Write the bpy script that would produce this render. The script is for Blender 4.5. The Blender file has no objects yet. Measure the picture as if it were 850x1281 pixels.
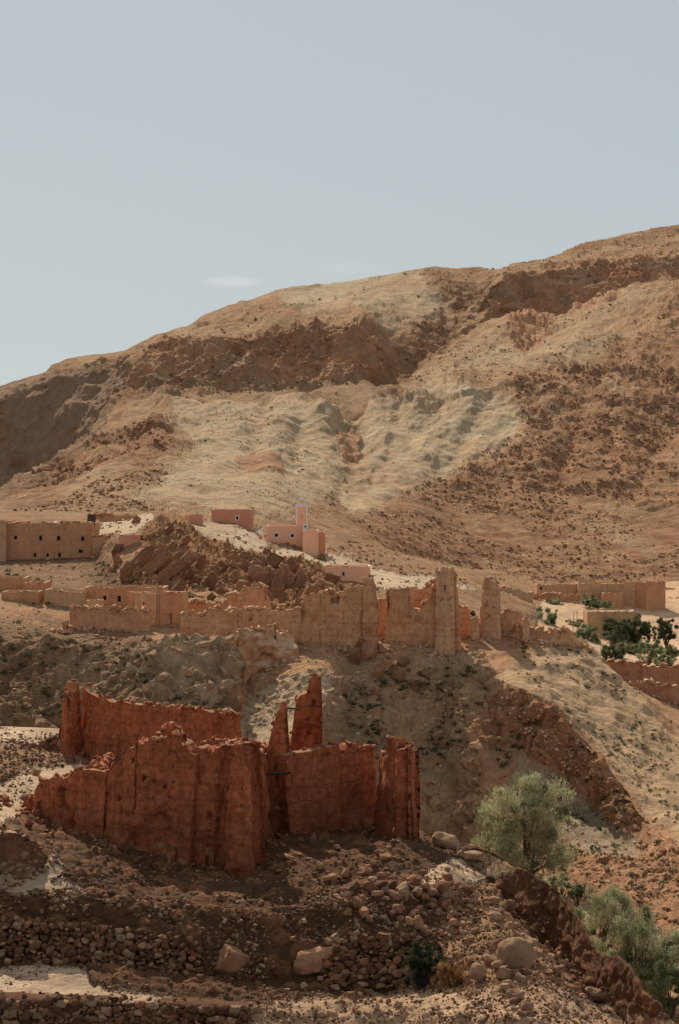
import bpy, math, random
import numpy as np
from mathutils import Vector, noise as mnoise

random.seed(7)
RNG = np.random.default_rng(11)
F = 2490.0          # focal length in photo pixels
H0 = 600.0          # horizon row
CZ = 40.0           # camera height above datum
R = math.radians
SUN_AZ = R(16)      # sun stands ahead of the camera, this much to the left
SUN_EL = R(36.5)

scene = bpy.context.scene
col = scene.collection

def WX(px, D): return (px - 425.0) / F * D
def WZ(py, D): return CZ - (py - H0) / F * D

# ------------------------------------------------------------------ noise
_perm = RNG.permutation(256).astype(np.int32)
_perm = np.concatenate([_perm, _perm, _perm])
_g = RNG.normal(size=(256, 3)); _g /= np.linalg.norm(_g, axis=1)[:, None]
_g = _g.astype(np.float32)

def perlin(x, y, z):
    x = np.asarray(x, np.float32); y = np.asarray(y, np.float32); z = np.asarray(z, np.float32)
    x, y, z = np.broadcast_arrays(x, y, z)
    xf = np.floor(x); yf = np.floor(y); zf = np.floor(z)
    xi = xf.astype(np.int32) & 255; yi = yf.astype(np.int32) & 255; zi = zf.astype(np.int32) & 255
    x = x - xf; y = y - yf; z = z - zf
    u = x*x*x*(x*(x*6-15)+10); v = y*y*y*(y*(y*6-15)+10); w = z*z*z*(z*(z*6-15)+10)
    def gr(i, j, k):
        h = _perm[_perm[_perm[xi+i]+yi+j]+zi+k]
        g = _g[h]
        return g[..., 0]*(x-i) + g[..., 1]*(y-j) + g[..., 2]*(z-k)
    a = gr(0,0,0); b = gr(1,0,0); a = a+u*(b-a)
    b = gr(0,1,0); c = gr(1,1,0); b = b+u*(c-b); a = a+v*(b-a)
    b = gr(0,0,1); c = gr(1,0,1); b = b+u*(c-b)
    c = gr(0,1,1); d = gr(1,1,1); c = c+u*(d-c); b = b+v*(c-b)
    return (a+w*(b-a))*1.5

def fbm(x, y, z, wl, octs=4, gain=0.5, seed=0.0):
    s = 0; a = 1.0; f = 1.0/wl; t = 0
    for o in range(octs):
        s = s + a*perlin(x*f+seed+o*17.3, y*f-seed+o*9.1, z*f+seed*0.7+o*3.7)
        t += a; a *= gain; f *= 2.03
    return s/t*1.4

def ridged(x, y, z, wl, octs=4, gain=0.5, seed=0.0):
    s = 0; a = 1.0; f = 1.0/wl; t = 0
    for o in range(octs):
        n = 1-np.abs(perlin(x*f+seed+o*17.3, y*f-seed+o*9.1, z*f+seed*0.7+o*3.7))*1.6
        s = s + a*n*n; t += a; a *= gain; f *= 2.07
    return s/t

def worley(x, y, z, wl, seed=0):
    """distance to nearest jittered cell point, and its random id"""
    x = np.asarray(x, np.float32)/wl; y = np.asarray(y, np.float32)/wl; z = np.asarray(z, np.float32)/wl
    xf = np.floor(x); yf = np.floor(y); zf = np.floor(z)
    xi = xf.astype(np.int32); yi = yf.astype(np.int32); zi = zf.astype(np.int32)
    best = np.full(x.shape, 9.0, np.float32); bid = np.zeros(x.shape, np.float32)
    for i in (-1,0,1):
        for j in (-1,0,1):
            for k in (-1,0,1):
                h = _perm[_perm[_perm[(xi+i+seed) & 255]+((yi+j) & 255)]+((zi+k) & 255)]
                g = _g[h]*0.55
                d = (x-(xf+i+.5+g[...,0]))**2+(y-(yf+j+.5+g[...,1]))**2+(z-(zf+k+.5+g[...,2]))**2
                m = d < best
                best = np.where(m, d, best); bid = np.where(m, h/255.0, bid)
    return np.sqrt(best), bid

def blur(a, s, axis):
    if s <= 0: return a
    r = int(3*s)+1
    k = np.exp(-0.5*(np.arange(-r, r+1)/s)**2); k /= k.sum()
    pad = [(0,0)]*a.ndim; pad[axis] = (r, r)
    p = np.pad(a, pad, mode='edge')
    out = np.zeros_like(a, dtype=np.float64); n = a.shape[axis]
    for i, w in enumerate(k):
        sl = [slice(None)]*a.ndim; sl[axis] = slice(i, i+n)
        out += w*p[tuple(sl)]
    return out

def sstep(a, b, x):
    t = np.clip((x-a)/(b-a), 0, 1); return t*t*(3-2*t)

# ------------------------------------------------------------------ materials
def new_mat(name):
    m = bpy.data.materials.new(name); m.use_nodes = True
    nt = m.node_tree
    b = nt.nodes['Principled BSDF']
    b.inputs['Roughness'].default_value = 0.95
    b.inputs['Specular IOR Level'].default_value = 0.08
    return m, nt, b

def nd(nt, t, **kw):
    n = nt.nodes.new(t)
    for k, v in kw.items():
        if k.startswith('i_'): n.inputs[k[2:].replace('_', ' ')].default_value = v
        else: setattr(n, k, v)
    return n

def mixc(nt, a, b, fac, mode='MIX'):
    n = nt.nodes.new('ShaderNodeMix'); n.data_type = 'RGBA'; n.blend_type = mode
    def s(sock, v):
        if hasattr(v, 'is_output') or isinstance(v, bpy.types.NodeSocket): nt.links.new(v, sock)
        elif isinstance(v, (int, float)): sock.default_value = v
        else: sock.default_value = (*v, 1)
    s(n.inputs[0], fac); s(n.inputs[6], a); s(n.inputs[7], b)
    return n.outputs[2]

def math_(nt, op, a, b=None, c=None, clamp=False):
    n = nt.nodes.new('ShaderNodeMath'); n.operation = op; n.use_clamp = clamp
    for i, v in enumerate((a, b, c)):
        if v is None: continue
        if isinstance(v, (int, float)): n.inputs[i].default_value = v
        else: nt.links.new(v, n.inputs[i])
    return n.outputs[0]

def noise_n(nt, vec, scale, detail=6, rough=0.6):
    n = nd(nt, 'ShaderNodeTexNoise'); n.inputs['Scale'].default_value = scale
    n.inputs['Detail'].default_value = detail; n.inputs['Roughness'].default_value = rough
    nt.links.new(vec, n.inputs['Vector']); return n.outputs['Fac']

def ramp(nt, fac, p0, p1, c0=(0,0,0), c1=(1,1,1)):
    n = nd(nt, 'ShaderNodeValToRGB'); e = n.color_ramp.elements
    e[0].position = p0; e[1].position = p1; e[0].color = (*c0, 1); e[1].color = (*c1, 1)
    nt.links.new(fac, n.inputs[0]); return n.outputs[0]

def bump(nt, b, h, dist, strength=1.0, normal=None):
    n = nd(nt, 'ShaderNodeBump'); n.inputs['Distance'].default_value = dist
    n.inputs['Strength'].default_value = strength
    nt.links.new(h, n.inputs['Height'])
    if normal is not None: nt.links.new(normal, n.inputs['Normal'])
    if b is not None: nt.links.new(n.outputs[0], b.inputs['Normal'])
    return n.outputs[0]

def mat_terrain():
    m, nt, b = new_mat('terrain')
    at = nd(nt, 'ShaderNodeAttribute'); at.attribute_name = 'Col'
    geo = nd(nt, 'ShaderNodeNewGeometry'); pos = geo.outputs['Position']
    n1 = noise_n(nt, pos, 1.3, 8, 0.7); n2 = noise_n(nt, pos, 0.16, 8, 0.68)
    f1 = ramp(nt, n1, 0.3, 0.7, (0.72,0.72,0.72), (1.25,1.25,1.25))
    f2 = ramp(nt, n2, 0.3, 0.7, (0.74,0.72,0.70), (1.22,1.22,1.22))
    c = mixc(nt, at.outputs['Color'], f1, 1.0, 'MULTIPLY')
    c = mixc(nt, c, f2, 1.0, 'MULTIPLY')
    nt.links.new(c, b.inputs['Base Color'])
    amp = nd(nt, 'ShaderNodeAttribute'); amp.attribute_name = 'Bump'
    h = math_(nt, 'MULTIPLY', n2, amp.outputs['Fac'])
    nb = bump(nt, None, h, 4.0, 1.0)
    h2 = math_(nt, 'MULTIPLY', n1, math_(nt, 'MULTIPLY', amp.outputs['Fac'], 1.0))
    bump(nt, b, h2, 0.55, 1.0, nb)
    return m

def mat_rock(name, c0, c1, scale=1.5, bumpd=0.12, randv=0.3):
    m, nt, b = new_mat(name)
    geo = nd(nt, 'ShaderNodeNewGeometry'); pos = geo.outputs['Position']
    oi = nd(nt, 'ShaderNodeObjectInfo')
    n1 = noise_n(nt, pos, scale, 8, 0.7); n2 = noise_n(nt, pos, scale*0.25, 4, 0.6)
    n3 = noise_n(nt, pos, scale*6, 3, 0.7)
    c = mixc(nt, c0, c1, ramp(nt, n1, 0.35, 0.68))
    c = mixc(nt, c, ramp(nt, n2, 0.3, 0.7, (0.75,0.72,0.7), (1.2,1.2,1.2)), 1.0, 'MULTIPLY')
    c = mixc(nt, c, ramp(nt, n3, 0.35, 0.6, (0.7,0.68,0.66), (1.1,1.1,1.1)), 1.0, 'MULTIPLY')
    if randv:
        v = math_(nt, 'MULTIPLY_ADD', oi.outputs['Random'], randv*2, 1-randv)
        at = nd(nt, 'ShaderNodeCombineColor')
        for i in range(3): nt.links.new(v, at.inputs[i])
        c = mixc(nt, c, at.outputs[0], 1.0, 'MULTIPLY')
    nt.links.new(c, b.inputs['Base Color'])
    h = math_(nt, 'ADD', n1, math_(nt, 'MULTIPLY', n3, 0.25))
    bump(nt, b, h, bumpd*2.5, 1.0)
    return m

def mat_vcol(name, bumpd=0.1, scale=3.0):
    m, nt, b = new_mat(name)
    at = nd(nt, 'ShaderNodeAttribute'); at.attribute_name = 'Col'
    geo = nd(nt, 'ShaderNodeNewGeometry')
    n = noise_n(nt, geo.outputs['Position'], scale, 5, 0.7)
    c = mixc(nt, at.outputs['Color'], ramp(nt, n, 0.3, 0.7, (0.7,0.7,0.7), (1.25,1.25,1.25)), 1.0, 'MULTIPLY')
    nt.links.new(c, b.inputs['Base Color'])
    bump(nt, b, n, bumpd*2, 1.0)
    return m

DUST = (0.50, 0.29, 0.18); DUST2 = (0.60, 0.42, 0.28)
def mat_pise(name, c0, c1, dark, course=0.85, blk=1.6, strength=1.0, stain=None, holes=True):
    """rammed earth: courses, putlog holes, streaks, washed-out patches.  UV in metres"""
    m, nt, b = new_mat(name)
    uv = nd(nt, 'ShaderNodeUVMap'); uv.uv_map = 'UVMap'
    geo = nd(nt, 'ShaderNodeNewGeometry'); pos = geo.outputs['Position']
    n1 = noise_n(nt, pos, 0.45, 6, 0.65); n2 = noise_n(nt, pos, 3.5, 8, 0.75); n4 = noise_n(nt, pos, 14, 4, 0.7)
    mp = nd(nt, 'ShaderNodeMapping'); mp.inputs['Scale'].default_value = (1.6, 1.6, 0.18)
    nt.links.new(pos, mp.inputs['Vector']); n3 = noise_n(nt, mp.outputs[0], 1.0, 6, 0.65)
    c = mixc(nt, c0, c1, ramp(nt, n1, 0.32, 0.68))
    c = mixc(nt, c, ramp(nt, n2, 0.3, 0.7, (0.68,0.66,0.64), (1.25,1.25,1.25)), 1.0, 'MULTIPLY')
    c = mixc(nt, c, ramp(nt, n3, 0.3, 0.62, (0.6,0.55,0.52), (1.1,1.1,1.1)), 0.8*strength if stain else 0.5*strength, 'MULTIPLY')
    c = mixc(nt, c, dark, math_(nt, 'MULTIPLY', ramp(nt, n4, 0.55, 0.7), 0.75 if stain else 0.25))
    n5 = noise_n(nt, pos, 2.6, 6, 0.75)
    c = mixc(nt, c, ramp(nt, n5, 0.36, 0.66, (0.62,0.58,0.55), (1.18,1.16,1.14)), 0.95 if stain else 0.3, 'MULTIPLY')
    if stain:      # soil splashed up and darkening the foot of the wall
        sz = nd(nt, 'ShaderNodeSeparateXYZ'); nt.links.new(pos, sz.inputs[0])
        zz = math_(nt, 'ADD', sz.outputs[2], math_(nt, 'MULTIPLY', math_(nt, 'SUBTRACT', n1, .5), 5.0))
        mr = nd(nt, 'ShaderNodeMapRange'); nt.links.new(zz, mr.inputs[0]); mr.inputs[1].default_value = stain[0]; mr.inputs[2].default_value = stain[1]
        c = mixc(nt, dark, c, math_(nt, 'MULTIPLY_ADD', mr.outputs[0], .65, .35))
    # warp the uv a little so the courses are not ruled lines
    wn = nd(nt, 'ShaderNodeTexNoise'); wn.inputs['Scale'].default_value = 0.8; wn.inputs['Detail'].default_value = 3
    nt.links.new(pos, wn.inputs['Vector'])
    va = nd(nt, 'ShaderNodeVectorMath'); va.operation = 'MULTIPLY_ADD'
    nt.links.new(wn.outputs['Color'], va.inputs[0]); va.inputs[1].default_value = (0.9,0.35,0)
    nt.links.new(uv.outputs[0], va.inputs[2])
    br = nd(nt, 'ShaderNodeTexBrick'); nt.links.new(va.outputs[0], br.inputs['Vector'])
    br.inputs['Scale'].default_value = 1.0; br.inputs['Brick Width'].default_value = blk
    br.inputs['Row Height'].default_value = course; br.inputs['Mortar Size'].default_value = 0.035
    br.inputs['Mortar Smooth'].default_value = 0.6
    br.inputs['Color1'].default_value = (1.08,1.08,1.08,1); br.inputs['Color2'].default_value = (0.86,0.86,0.86,1)
    br.inputs['Mortar'].default_value = (0.66,0.62,0.6,1)
    c = mixc(nt, c, br.outputs['Color'], 0.26*strength, 'MULTIPLY')
    gn = nd(nt, 'ShaderNodeSeparateXYZ'); nt.links.new(geo.outputs['True Normal'], gn.inputs[0])
    up = nd(nt, 'ShaderNodeMapRange'); nt.links.new(gn.outputs[2], up.inputs[0]); up.inputs[1].default_value = .45; up.inputs[2].default_value = .85
    c = mixc(nt, c, DUST if stain else DUST2, math_(nt, 'MULTIPLY', up.outputs[0], .75))     # dust settled on ledges and wall tops
    h = math_(nt, 'ADD', math_(nt, 'MULTIPLY', n2, 0.6), math_(nt, 'MULTIPLY', n3, 1.2))
    h = math_(nt, 'SUBTRACT', h, math_(nt, 'MULTIPLY', br.outputs['Fac'], 0.10))
    if holes:
        sp = nd(nt, 'ShaderNodeSeparateXYZ'); nt.links.new(va.outputs[0], sp.inputs[0])
        fx = math_(nt, 'ABSOLUTE', math_(nt, 'SUBTRACT', math_(nt, 'FRACT', math_(nt, 'DIVIDE', sp.outputs[0], blk*0.62)), 0.5))
        fy = math_(nt, 'ABSOLUTE', math_(nt, 'SUBTRACT', math_(nt, 'FRACT', math_(nt, 'DIVIDE', sp.outputs[1], course)), 0.12))
        hx = math_(nt, 'LESS_THAN', fx, 0.075); hy = math_(nt, 'LESS_THAN', fy, 0.085)
        hm = math_(nt, 'MULTIPLY', math_(nt, 'MULTIPLY', hx, hy), math_(nt, 'GREATER_THAN', n1, 0.49))
        c = mixc(nt, c, dark, math_(nt, 'MULTIPLY', hm, 0.8))
        h = math_(nt, 'SUBTRACT', h, math_(nt, 'MULTIPLY', hm, 0.8))
    nt.links.new(c, b.inputs['Base Color'])
    bump(nt, b, h, 0.45 if stain else .28, 1.0)
    return m

def mat_plain(name, c, c2=None, scale=4, rough=0.9, bd=0.02):
    m, nt, b = new_mat(name)
    geo = nd(nt, 'ShaderNodeNewGeometry')
    n = noise_n(nt, geo.outputs['Position'], scale, 5, 0.65)
    c2 = c2 or tuple(v*0.75 for v in c)
    nt.links.new(mixc(nt, c, c2, ramp(nt, n, 0.35, 0.7)), b.inputs['Base Color'])
    b.inputs['Roughness'].default_value = rough
    bump(nt, b, n, bd, 1.0)
    return m

def mat_leaf(name):
    m, nt, b = new_mat(name)
    at = nd(nt, 'ShaderNodeAttribute'); at.attribute_name = 'Col'
    nt.links.new(at.outputs['Color'], b.inputs['Base Color'])
    tr = nd(nt, 'ShaderNodeBsdfTranslucent'); nt.links.new(at.outputs['Color'], tr.inputs['Color'])
    mx = nd(nt, 'ShaderNodeMixShader'); mx.inputs[0].default_value = 0.35
    nt.links.new(b.outputs[0], mx.inputs[1]); nt.links.new(tr.outputs[0], mx.inputs[2])
    nt.links.new(mx.outputs[0], nt.nodes['Material Output'].inputs['Surface'])
    b.inputs['Roughness'].default_value = 0.7
    return m

# ------------------------------------------------------------------ object helpers
def tag(o, label=None, cat=None, group=None, kind=None):
    if label: o['label'] = label
    if cat: o['category'] = cat
    if group: o['group'] = group
    if kind: o['kind'] = kind
    return o

def empty(name, loc, label, cat, group=None):
    o = bpy.data.objects.new(name, None); col.objects.link(o); o.location = loc
    o.empty_display_size = 0.5
    return tag(o, label, cat, group)

def mesh_np(name, V, Fq, mat, parent=None, smooth=False, colr=None, uv=None, loc=None, extra=None):
    """V (n,3); Fq (m,k) same-size faces.  Vertices are given in world space; loc makes them local."""
    V = np.asarray(V, np.float64)
    me = bpy.data.meshes.new(name)
    Fq = np.asarray(Fq, np.int32); k = Fq.shape[1]
    if parent is not None and loc is None: loc = parent.location
    if loc is not None: V = V - np.array(loc)
    me.vertices.add(len(V)); me.vertices.foreach_set('co', V.astype(np.float32).ravel())
    me.loops.add(Fq.size); me.loops.foreach_set('vertex_index', Fq.ravel())
    me.polygons.add(len(Fq))
    me.polygons.foreach_set('loop_start', np.arange(0, Fq.size, k, dtype=np.int32))
    me.polygons.foreach_set('loop_total', np.full(len(Fq), k, np.int32))
    me.update(calc_edges=True)
    if smooth: me.polygons.foreach_set('use_smooth', np.ones(len(Fq), bool))
    if colr is not None:
        a = me.color_attributes.new('Col', 'FLOAT_COLOR', 'POINT')
        c4 = np.ones((len(V), 4), np.float32); c4[:, :3] = colr
        a.data.foreach_set('color', c4.ravel())
    if uv is not None:
        l = me.uv_layers.new(name='UVMap')
        l.data.foreach_set('uv', np.asarray(uv, np.float32)[Fq.ravel()].ravel())
    if extra:
        for kx, vx in extra.items():
            a = me.attributes.new(kx, 'FLOAT', 'POINT'); a.data.foreach_set('value', np.asarray(vx, np.float32))
    me.materials.append(mat)
    o = bpy.data.objects.new(name, me); col.objects.link(o)
    if parent is not None:
        o.parent = parent
    elif loc is not None:
        o.location = loc
    return o

class MB:
    def __init__(s): s.v = []; s.f = []; s.uv = []; s.n = 0
    def grid(s, A, UV=None, flip=False, skip=None):
        """A (nu,nv,3) grid of points"""
        nu, nv = A.shape[:2]
        idx = np.arange(nu*nv).reshape(nu, nv)+s.n
        q = np.stack([idx[:-1,:-1], idx[1:,:-1], idx[1:,1:], idx[:-1,1:]], -1)
        if skip is not None: q = q[~skip]
        q = q.reshape(-1, 4)
        if flip: q = q[:, ::-1]
        s.v.append(A.reshape(-1, 3)); s.f.append(q); s.n += nu*nv
        if UV is None: UV = np.stack([A[...,0]+A[...,1], A[...,2]], -1)
        s.uv.append(UV.reshape(-1, 2))
    def quadgrid(s, a, b, c, d, res, flip=False):
        a, b, c, d = map(lambda p: np.array(p, float), (a, b, c, d))
        nu = max(2, int(np.linalg.norm(b-a)/res)+2); nv = max(2, int(np.linalg.norm(d-a)/res)+2)
        u = np.linspace(0,1,nu)[:,None,None]; v = np.linspace(0,1,nv)[None,:,None]
        A = (1-u)*(1-v)*a+u*(1-v)*b+u*v*c+(1-u)*v*d
        L = np.linalg.norm(b-a); Hh = np.linalg.norm(d-a)
        uvs = np.stack([np.broadcast_to(u[...,0]*L, (nu,nv)), np.broadcast_to(v[...,0]*Hh, (nu,nv))], -1)
        s.grid(A, uvs, flip)
    def box(s, lo, hi, res=1e9):
        x0,y0,z0 = lo; x1,y1,z1 = hi
        s.quadgrid((x0,y0,z0),(x1,y0,z0),(x1,y0,z1),(x0,y0,z1),res)
        s.quadgrid((x1,y0,z0),(x1,y1,z0),(x1,y1,z1),(x1,y0,z1),res)
        s.quadgrid((x1,y1,z0),(x0,y1,z0),(x0,y1,z1),(x1,y1,z1),res)
        s.quadgrid((x0,y1,z0),(x0,y0,z0),(x0,y0,z1),(x0,y1,z1),res)
        s.quadgrid((x0,y0,z1),(x1,y0,z1),(x1,y1,z1),(x0,y1,z1),res)
        s.quadgrid((x0,y1,z0),(x1,y1,z0),(x1,y0,z0),(x0,y0,z0),res)
    def tube(s, p, q, r0, r1, n=6):
        p = np.array(p, float); q = np.array(q, float); d = q-p; d /= np.linalg.norm(d)
        a = np.cross(d, [0,0,1] if abs(d[2]) < .9 else [1,0,0]); a /= np.linalg.norm(a); b = np.cross(d, a)
        t = np.linspace(0, 2*np.pi, n+1)
        ring = np.cos(t)[:,None]*a+np.sin(t)[:,None]*b
        s.grid(np.stack([p+ring*r0, q+ring*r1], 1))
    def get(s): return np.concatenate(s.v), np.concatenate(s.f), np.concatenate(s.uv)
    def build(s, name, mat, parent=None, wob=0.0, wl=2.0, loc=None, xf=None, smooth=False):
        V, Fq, UV = s.get()
        if xf is not None: V = xf(V)
        if wob > 0:
            for i in range(3):
                V[:, i] += wob*fbm(V[:,0].copy(), V[:,1].copy(), V[:,2].copy(), wl, 3, seed=5.1+i*7.7)*(1.0 if i < 2 else 0.8)
        return mesh_np(name, V, Fq, mat, parent, smooth, uv=UV, loc=loc)

#==TERRAIN==
# ------------------------------------------------------------------ terrain
PX = [0, 100, 200, 300, 400, 500, 560, 620, 680, 740, 800, 850]
def P(*prs, px=None): return (px or PX), [p[0] for p in prs], [p[1] for p in prs]
def pts(*t): return [a[0] for a in t], [a[1] for a in t], [a[2] for a in t]
FE = [
 ('A', P(*[(1640,56)]*12), 6),
 ('B', P((1330,84.5),(1330,84.5),(1330,84.5),(1335,85),(1340,85),(1345,85),(1345,81),(1345,78.5),(1350,77.5),(1370,77),(1400,76.5),(1440,76)), 6),
 ('C', P((1255,86.7),(1255,86.7),(1255,86.7),(1262,88),(1266,88.5),(1266,88.3),(1268,84),(1268,81.5),(1275,80),(1300,79.3),(1335,79.2),(1370,79.5)), 6),
 ('D', P((1206,93.4),(1206,93.4),(1210,93.2),(1228,93.2),(1238,93.6),(1238,93.6),(1236,91.5),(1228,88),(1244,86.5),(1282,84.3),(1328,82.2),(1366,81.3)), 6),
 ('E', P((1160,94.2),(1162,94.2),(1165,94.2),(1180,94.2),(1188,94.4),(1188,94.6),(1190,93.5),(1182,92.5),(1220,91),(1271,88),(1318,84),(1360,81.9)), 5),
 ('F', P((1122,95),(1126,95),(1132,95.2),(1150,95.2),(1158,95.4),(1160,95.6),(1152,97.2),(1150,98),(1206,94.5),(1264,90),(1312,85.3),(1356,82.5)), 4),
 ('G', P((1104,96.4),(1110,96.6),(1122,96.6),(1136,96),(1132,96.4),(1112,97.8),(1108,101),(1130,102),(1198,97.5),(1258,91.6),(1308,86.2),(1352,83.1)), 4),
 ('H', P((1050,99),(1088,99),(1102,101),(1108,101),(1100,103),(1092,104),(1085,105),(1124,106),(1192,100.5),(1254,93.5),(1304,88),(1348,84.2)), 6),
 ('H2', pts((0,985,120),(60,1008,118),(100,1010,118),(200,1060,110),(300,1065,112),(400,1062,112),(500,1060,112),(560,1072,112),(600,1090,113),(640,1142,108.6),(680,1188,105.0),(700,1212,103.4),(740,1248,97.6),(755,1252,95.6),(800,1300,90.1),(850,1342,86.0)), 3),
 ('I', pts((0,908,150),(60,910,150),(100,912,148),(200,945,142),(300,965,138),(400,990,132),(500,1030,122),(530,1041,119),(560,1052,117),(600,1062,114.2),(620,1068,112),(640,1084,109.8),(660,1088,108),(680,1101,106.2),(700,1114,104.8),(715,1138,102.5),(730,1158,100.2),(742,1182,98.4),(752,1194,97.2),(775,1199,94.6),(792,1212,92.3),(806,1240,90.6),(826,1256,89),(850,1292,87)), 1.5),
 ('J', pts((0,1000,163),(100,1000,163),(300,1080,156),(500,1160,140),(620,1230,130),(700,1290,122),(800,1345,112),(850,1370,108)), 8),
 ('K', pts((0,1010,225),(300,1060,220),(500,1100,210),(600,1100,205),(640,1105,200),(700,1135,180),(740,1150,168),(800,1195,155),(850,1215,148)), 10),
 ('L', pts((0,960,250),(130,960,248),(170,965,240),(200,975,238),(270,985,240),(300,990,244),(400,1010,240),(450,1030,244),(500,1045,251),(560,1050,253),(620,1062,246),(700,1068,235),(760,1085,215),(800,1095,205),(850,1110,195)), 6),
 ('M0', pts((0,880,262),(120,880,262),(160,885,248),(200,892,244),(250,892,245),(285,900,250),(305,925,257),(350,935,250),(395,950,243),(430,965,249),(470,985,257),(500,970,261),(560,960,261),(600,930,257),(650,930,254.5),(700,975,248),(740,1020,242),(790,1060,226),(850,1085,205)), 4),
 ('M', pts((0,800,276),(100,805,276),(150,830,266),(200,808,266),(250,800,268),(290,830,270),(310,862,273),(350,852,269),(385,842,264),(405,842,265),(440,852,271),(500,846,274),(560,850,274),(600,855,268),(640,855,262),(690,880,256),(740,935,248),(780,985,238),(815,1030,226),(850,1060,212)), 3),
 ('N', pts((0,772,288),(80,792,284),(190,792,284),(240,795,284),(280,812,280),(330,800,282),(375,806,280.5),(480,806,281),(545,810,281),(566,811,283),(600,796,290),(640,792,293),(690,790,294),(730,800,292),(770,840,285),(800,868,280),(850,918,272)), 5),
 ('O', pts((0,728,320),(60,740,315),(110,760,305),(230,765,305),(290,765,303),(340,770,300),(400,765,303),(480,765,306),(560,775,312),(600,788,310),(650,790,312),(690,805,320),(730,830,335),(800,868,345),(850,872,345)), 8),
 ('P', pts((0,702,372),(110,698,374),(150,725,335),(240,740,328),(300,745,325),(350,755,318),(400,735,330),(450,728,350),(520,735,370),(560,750,380),(620,772,380),(680,805,390),(740,822,395),(800,835,395),(850,838,395)), 8),
 ('P2', pts((0,690,390),(110,688,390),(140,668,370),(190,668,352),(240,690,350),(300,690,358),(350,705,360),(400,716,375),(460,726,385),(520,728,400),(560,740,410),(620,762,410),(680,782,440),(740,792,450),(800,800,455),(850,802,455)), 6),
 ('Q', pts((0,660,440),(110,655,440),(170,655,400),(210,648,385),(250,660,395),(300,657,430),(335,682,420),(400,689,425),(450,700,440),(500,706,470),(560,715,490),(620,732,500),(665,744,505),(740,745,510),(800,749,510),(850,751,510)), 5),
 ('R', P((642,520),(644,520),(643,520),(645,520),(662,560),(690,580),(705,600),(715,610),(730,600),(732,600),(730,600),(727,600)), 10),
 ('S', pts((0,612,700),(50,590,720),(100,562,740),(160,522,770),(200,501,790),(250,497,800),(300,500,800),(350,502,800),(400,509,800),(440,517,800),(500,500,840),(560,487,870),(620,480,890),(660,478,900),(740,474,940),(800,478,950),(850,478,960)), 5),
 ('T', pts((0,640,860),(100,590,860),(160,548,860),(200,525,860),(300,520,860),(400,522,860),(440,520,850),(500,494,900),(560,480,930),(620,472,960),(700,466,980),(850,468,1000)), 8),
 ('U', pts((0,605,1130),(60,575,1130),(100,550,1120),(160,492,1120),(200,482,1090),(300,492,1060),(400,482,1060),(450,478,1060),(480,470,1075),(520,450,1100),(580,415,1220),(620,395,1290),(660,395,1310),(700,392,1322),(740,382,1322),(790,352,1325),(850,342,1330)), 8),
 ('V', pts((0,505,1195),(60,484,1195),(100,470,1190),(150,462,1180),(200,432,1160),(250,420,1140),(300,412,1118),(350,402,1122),(400,398,1126),(450,402,1120),(480,425,1112),(510,425,1150),(560,395,1260),(600,368,1310),(620,352,1325),(660,345,1352),(700,338,1362),(740,332,1364),(800,325,1372),(850,320,1385)), 3),
 ('W', pts((0,481,1240),(60,463,1250),(70,456,1255),(100,447,1260),(155,437,1270),(200,420,1280),(235,408,1290),(252,396,1300),(300,377,1320),(345,360,1340),(400,353,1360),(450,345,1380),(520,331,1420),(600,328,1450),(625,334,1420),(650,327,1450),(690,318,1500),(730,302,1540),(780,290,1580),(850,277,1620),(1150,240,1700)), 1.6),
 ('X', pts((0,560,1700),(400,480,1900),(850,420,2200)), 20),
 ('Y', pts((0,606,9000),(850,606,9000)), 20),
 ('Z', pts((0,600.6,60000),(850,600.6,60000)), 20),
]
UF = np.arange(-330, 1181, 1.0)
def feat(e):
    nm, (px, py, D), s = e
    a = np.interp(UF, px, py); d = np.interp(UF, px, 1.0/np.array(D, float))
    return blur(a, s, 0), blur(d, s, 0)
FEV = [feat(e) for e in FE]
U = np.concatenate([np.linspace(-320, -12, 70), np.arange(-10, 861, 1.0), np.linspace(862, 1170, 70)])
rows_py = []; rows_id = []; rows_k = []
NR = {'X': 12, 'Y': 10, 'Z': 6}
for k in range(len(FE)-1):
    pa, da = FEV[k]; pb, db = FEV[k+1]
    sel = (UF >= 0) & (UF <= 850)
    span = np.percentile(np.abs(pb-pa)[sel], 85)
    n = int(np.clip(span*1.05, 8, 190))
    if FE[k+1][0] in NR: n = NR[FE[k+1][0]]
    if FE[k+1][0] == 'B': n = 20
    last = k == len(FE)-2
    for t in np.linspace(0, 1, n+1)[:None if last else -1]:
        w = 5.0 if FE[k][0] not in ('V', 'W') and FE[k+1][0] != 'W' else 1.5
        uu = U + w*fbm(U/1.0, (k+t)*14.0, 0.0*U, 42.0, 3, seed=3.3)
        rows_py.append(np.interp(uu, UF, pa)*(1-t)+np.interp(uu, UF, pb)*t)
        rows_id.append(np.interp(uu, UF, da)*(1-t)+np.interp(uu, UF, db)*t)
        rows_k.append(k+t)
BPY = np.array(rows_py); BID = np.array(rows_id); KK = np.array(rows_k)
BPY = blur(BPY, 1.3, 0); BID = blur(BID, 1.3, 0)
BD = 1.0/BID
BU = np.broadcast_to(U, BPY.shape).copy()
GX = WX(BU, BD); GY = BD.copy(); GZ = WZ(BPY, BD)
print('terrain', GX.shape)

def normals(X, Y, Z):
    Pn = np.stack([X, Y, Z], -1)
    du = np.gradient(Pn, axis=1); dv = np.gradient(Pn, axis=0)
    n = np.cross(du, dv); n /= np.linalg.norm(n, axis=-1)[..., None]+1e-9
    return n

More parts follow.
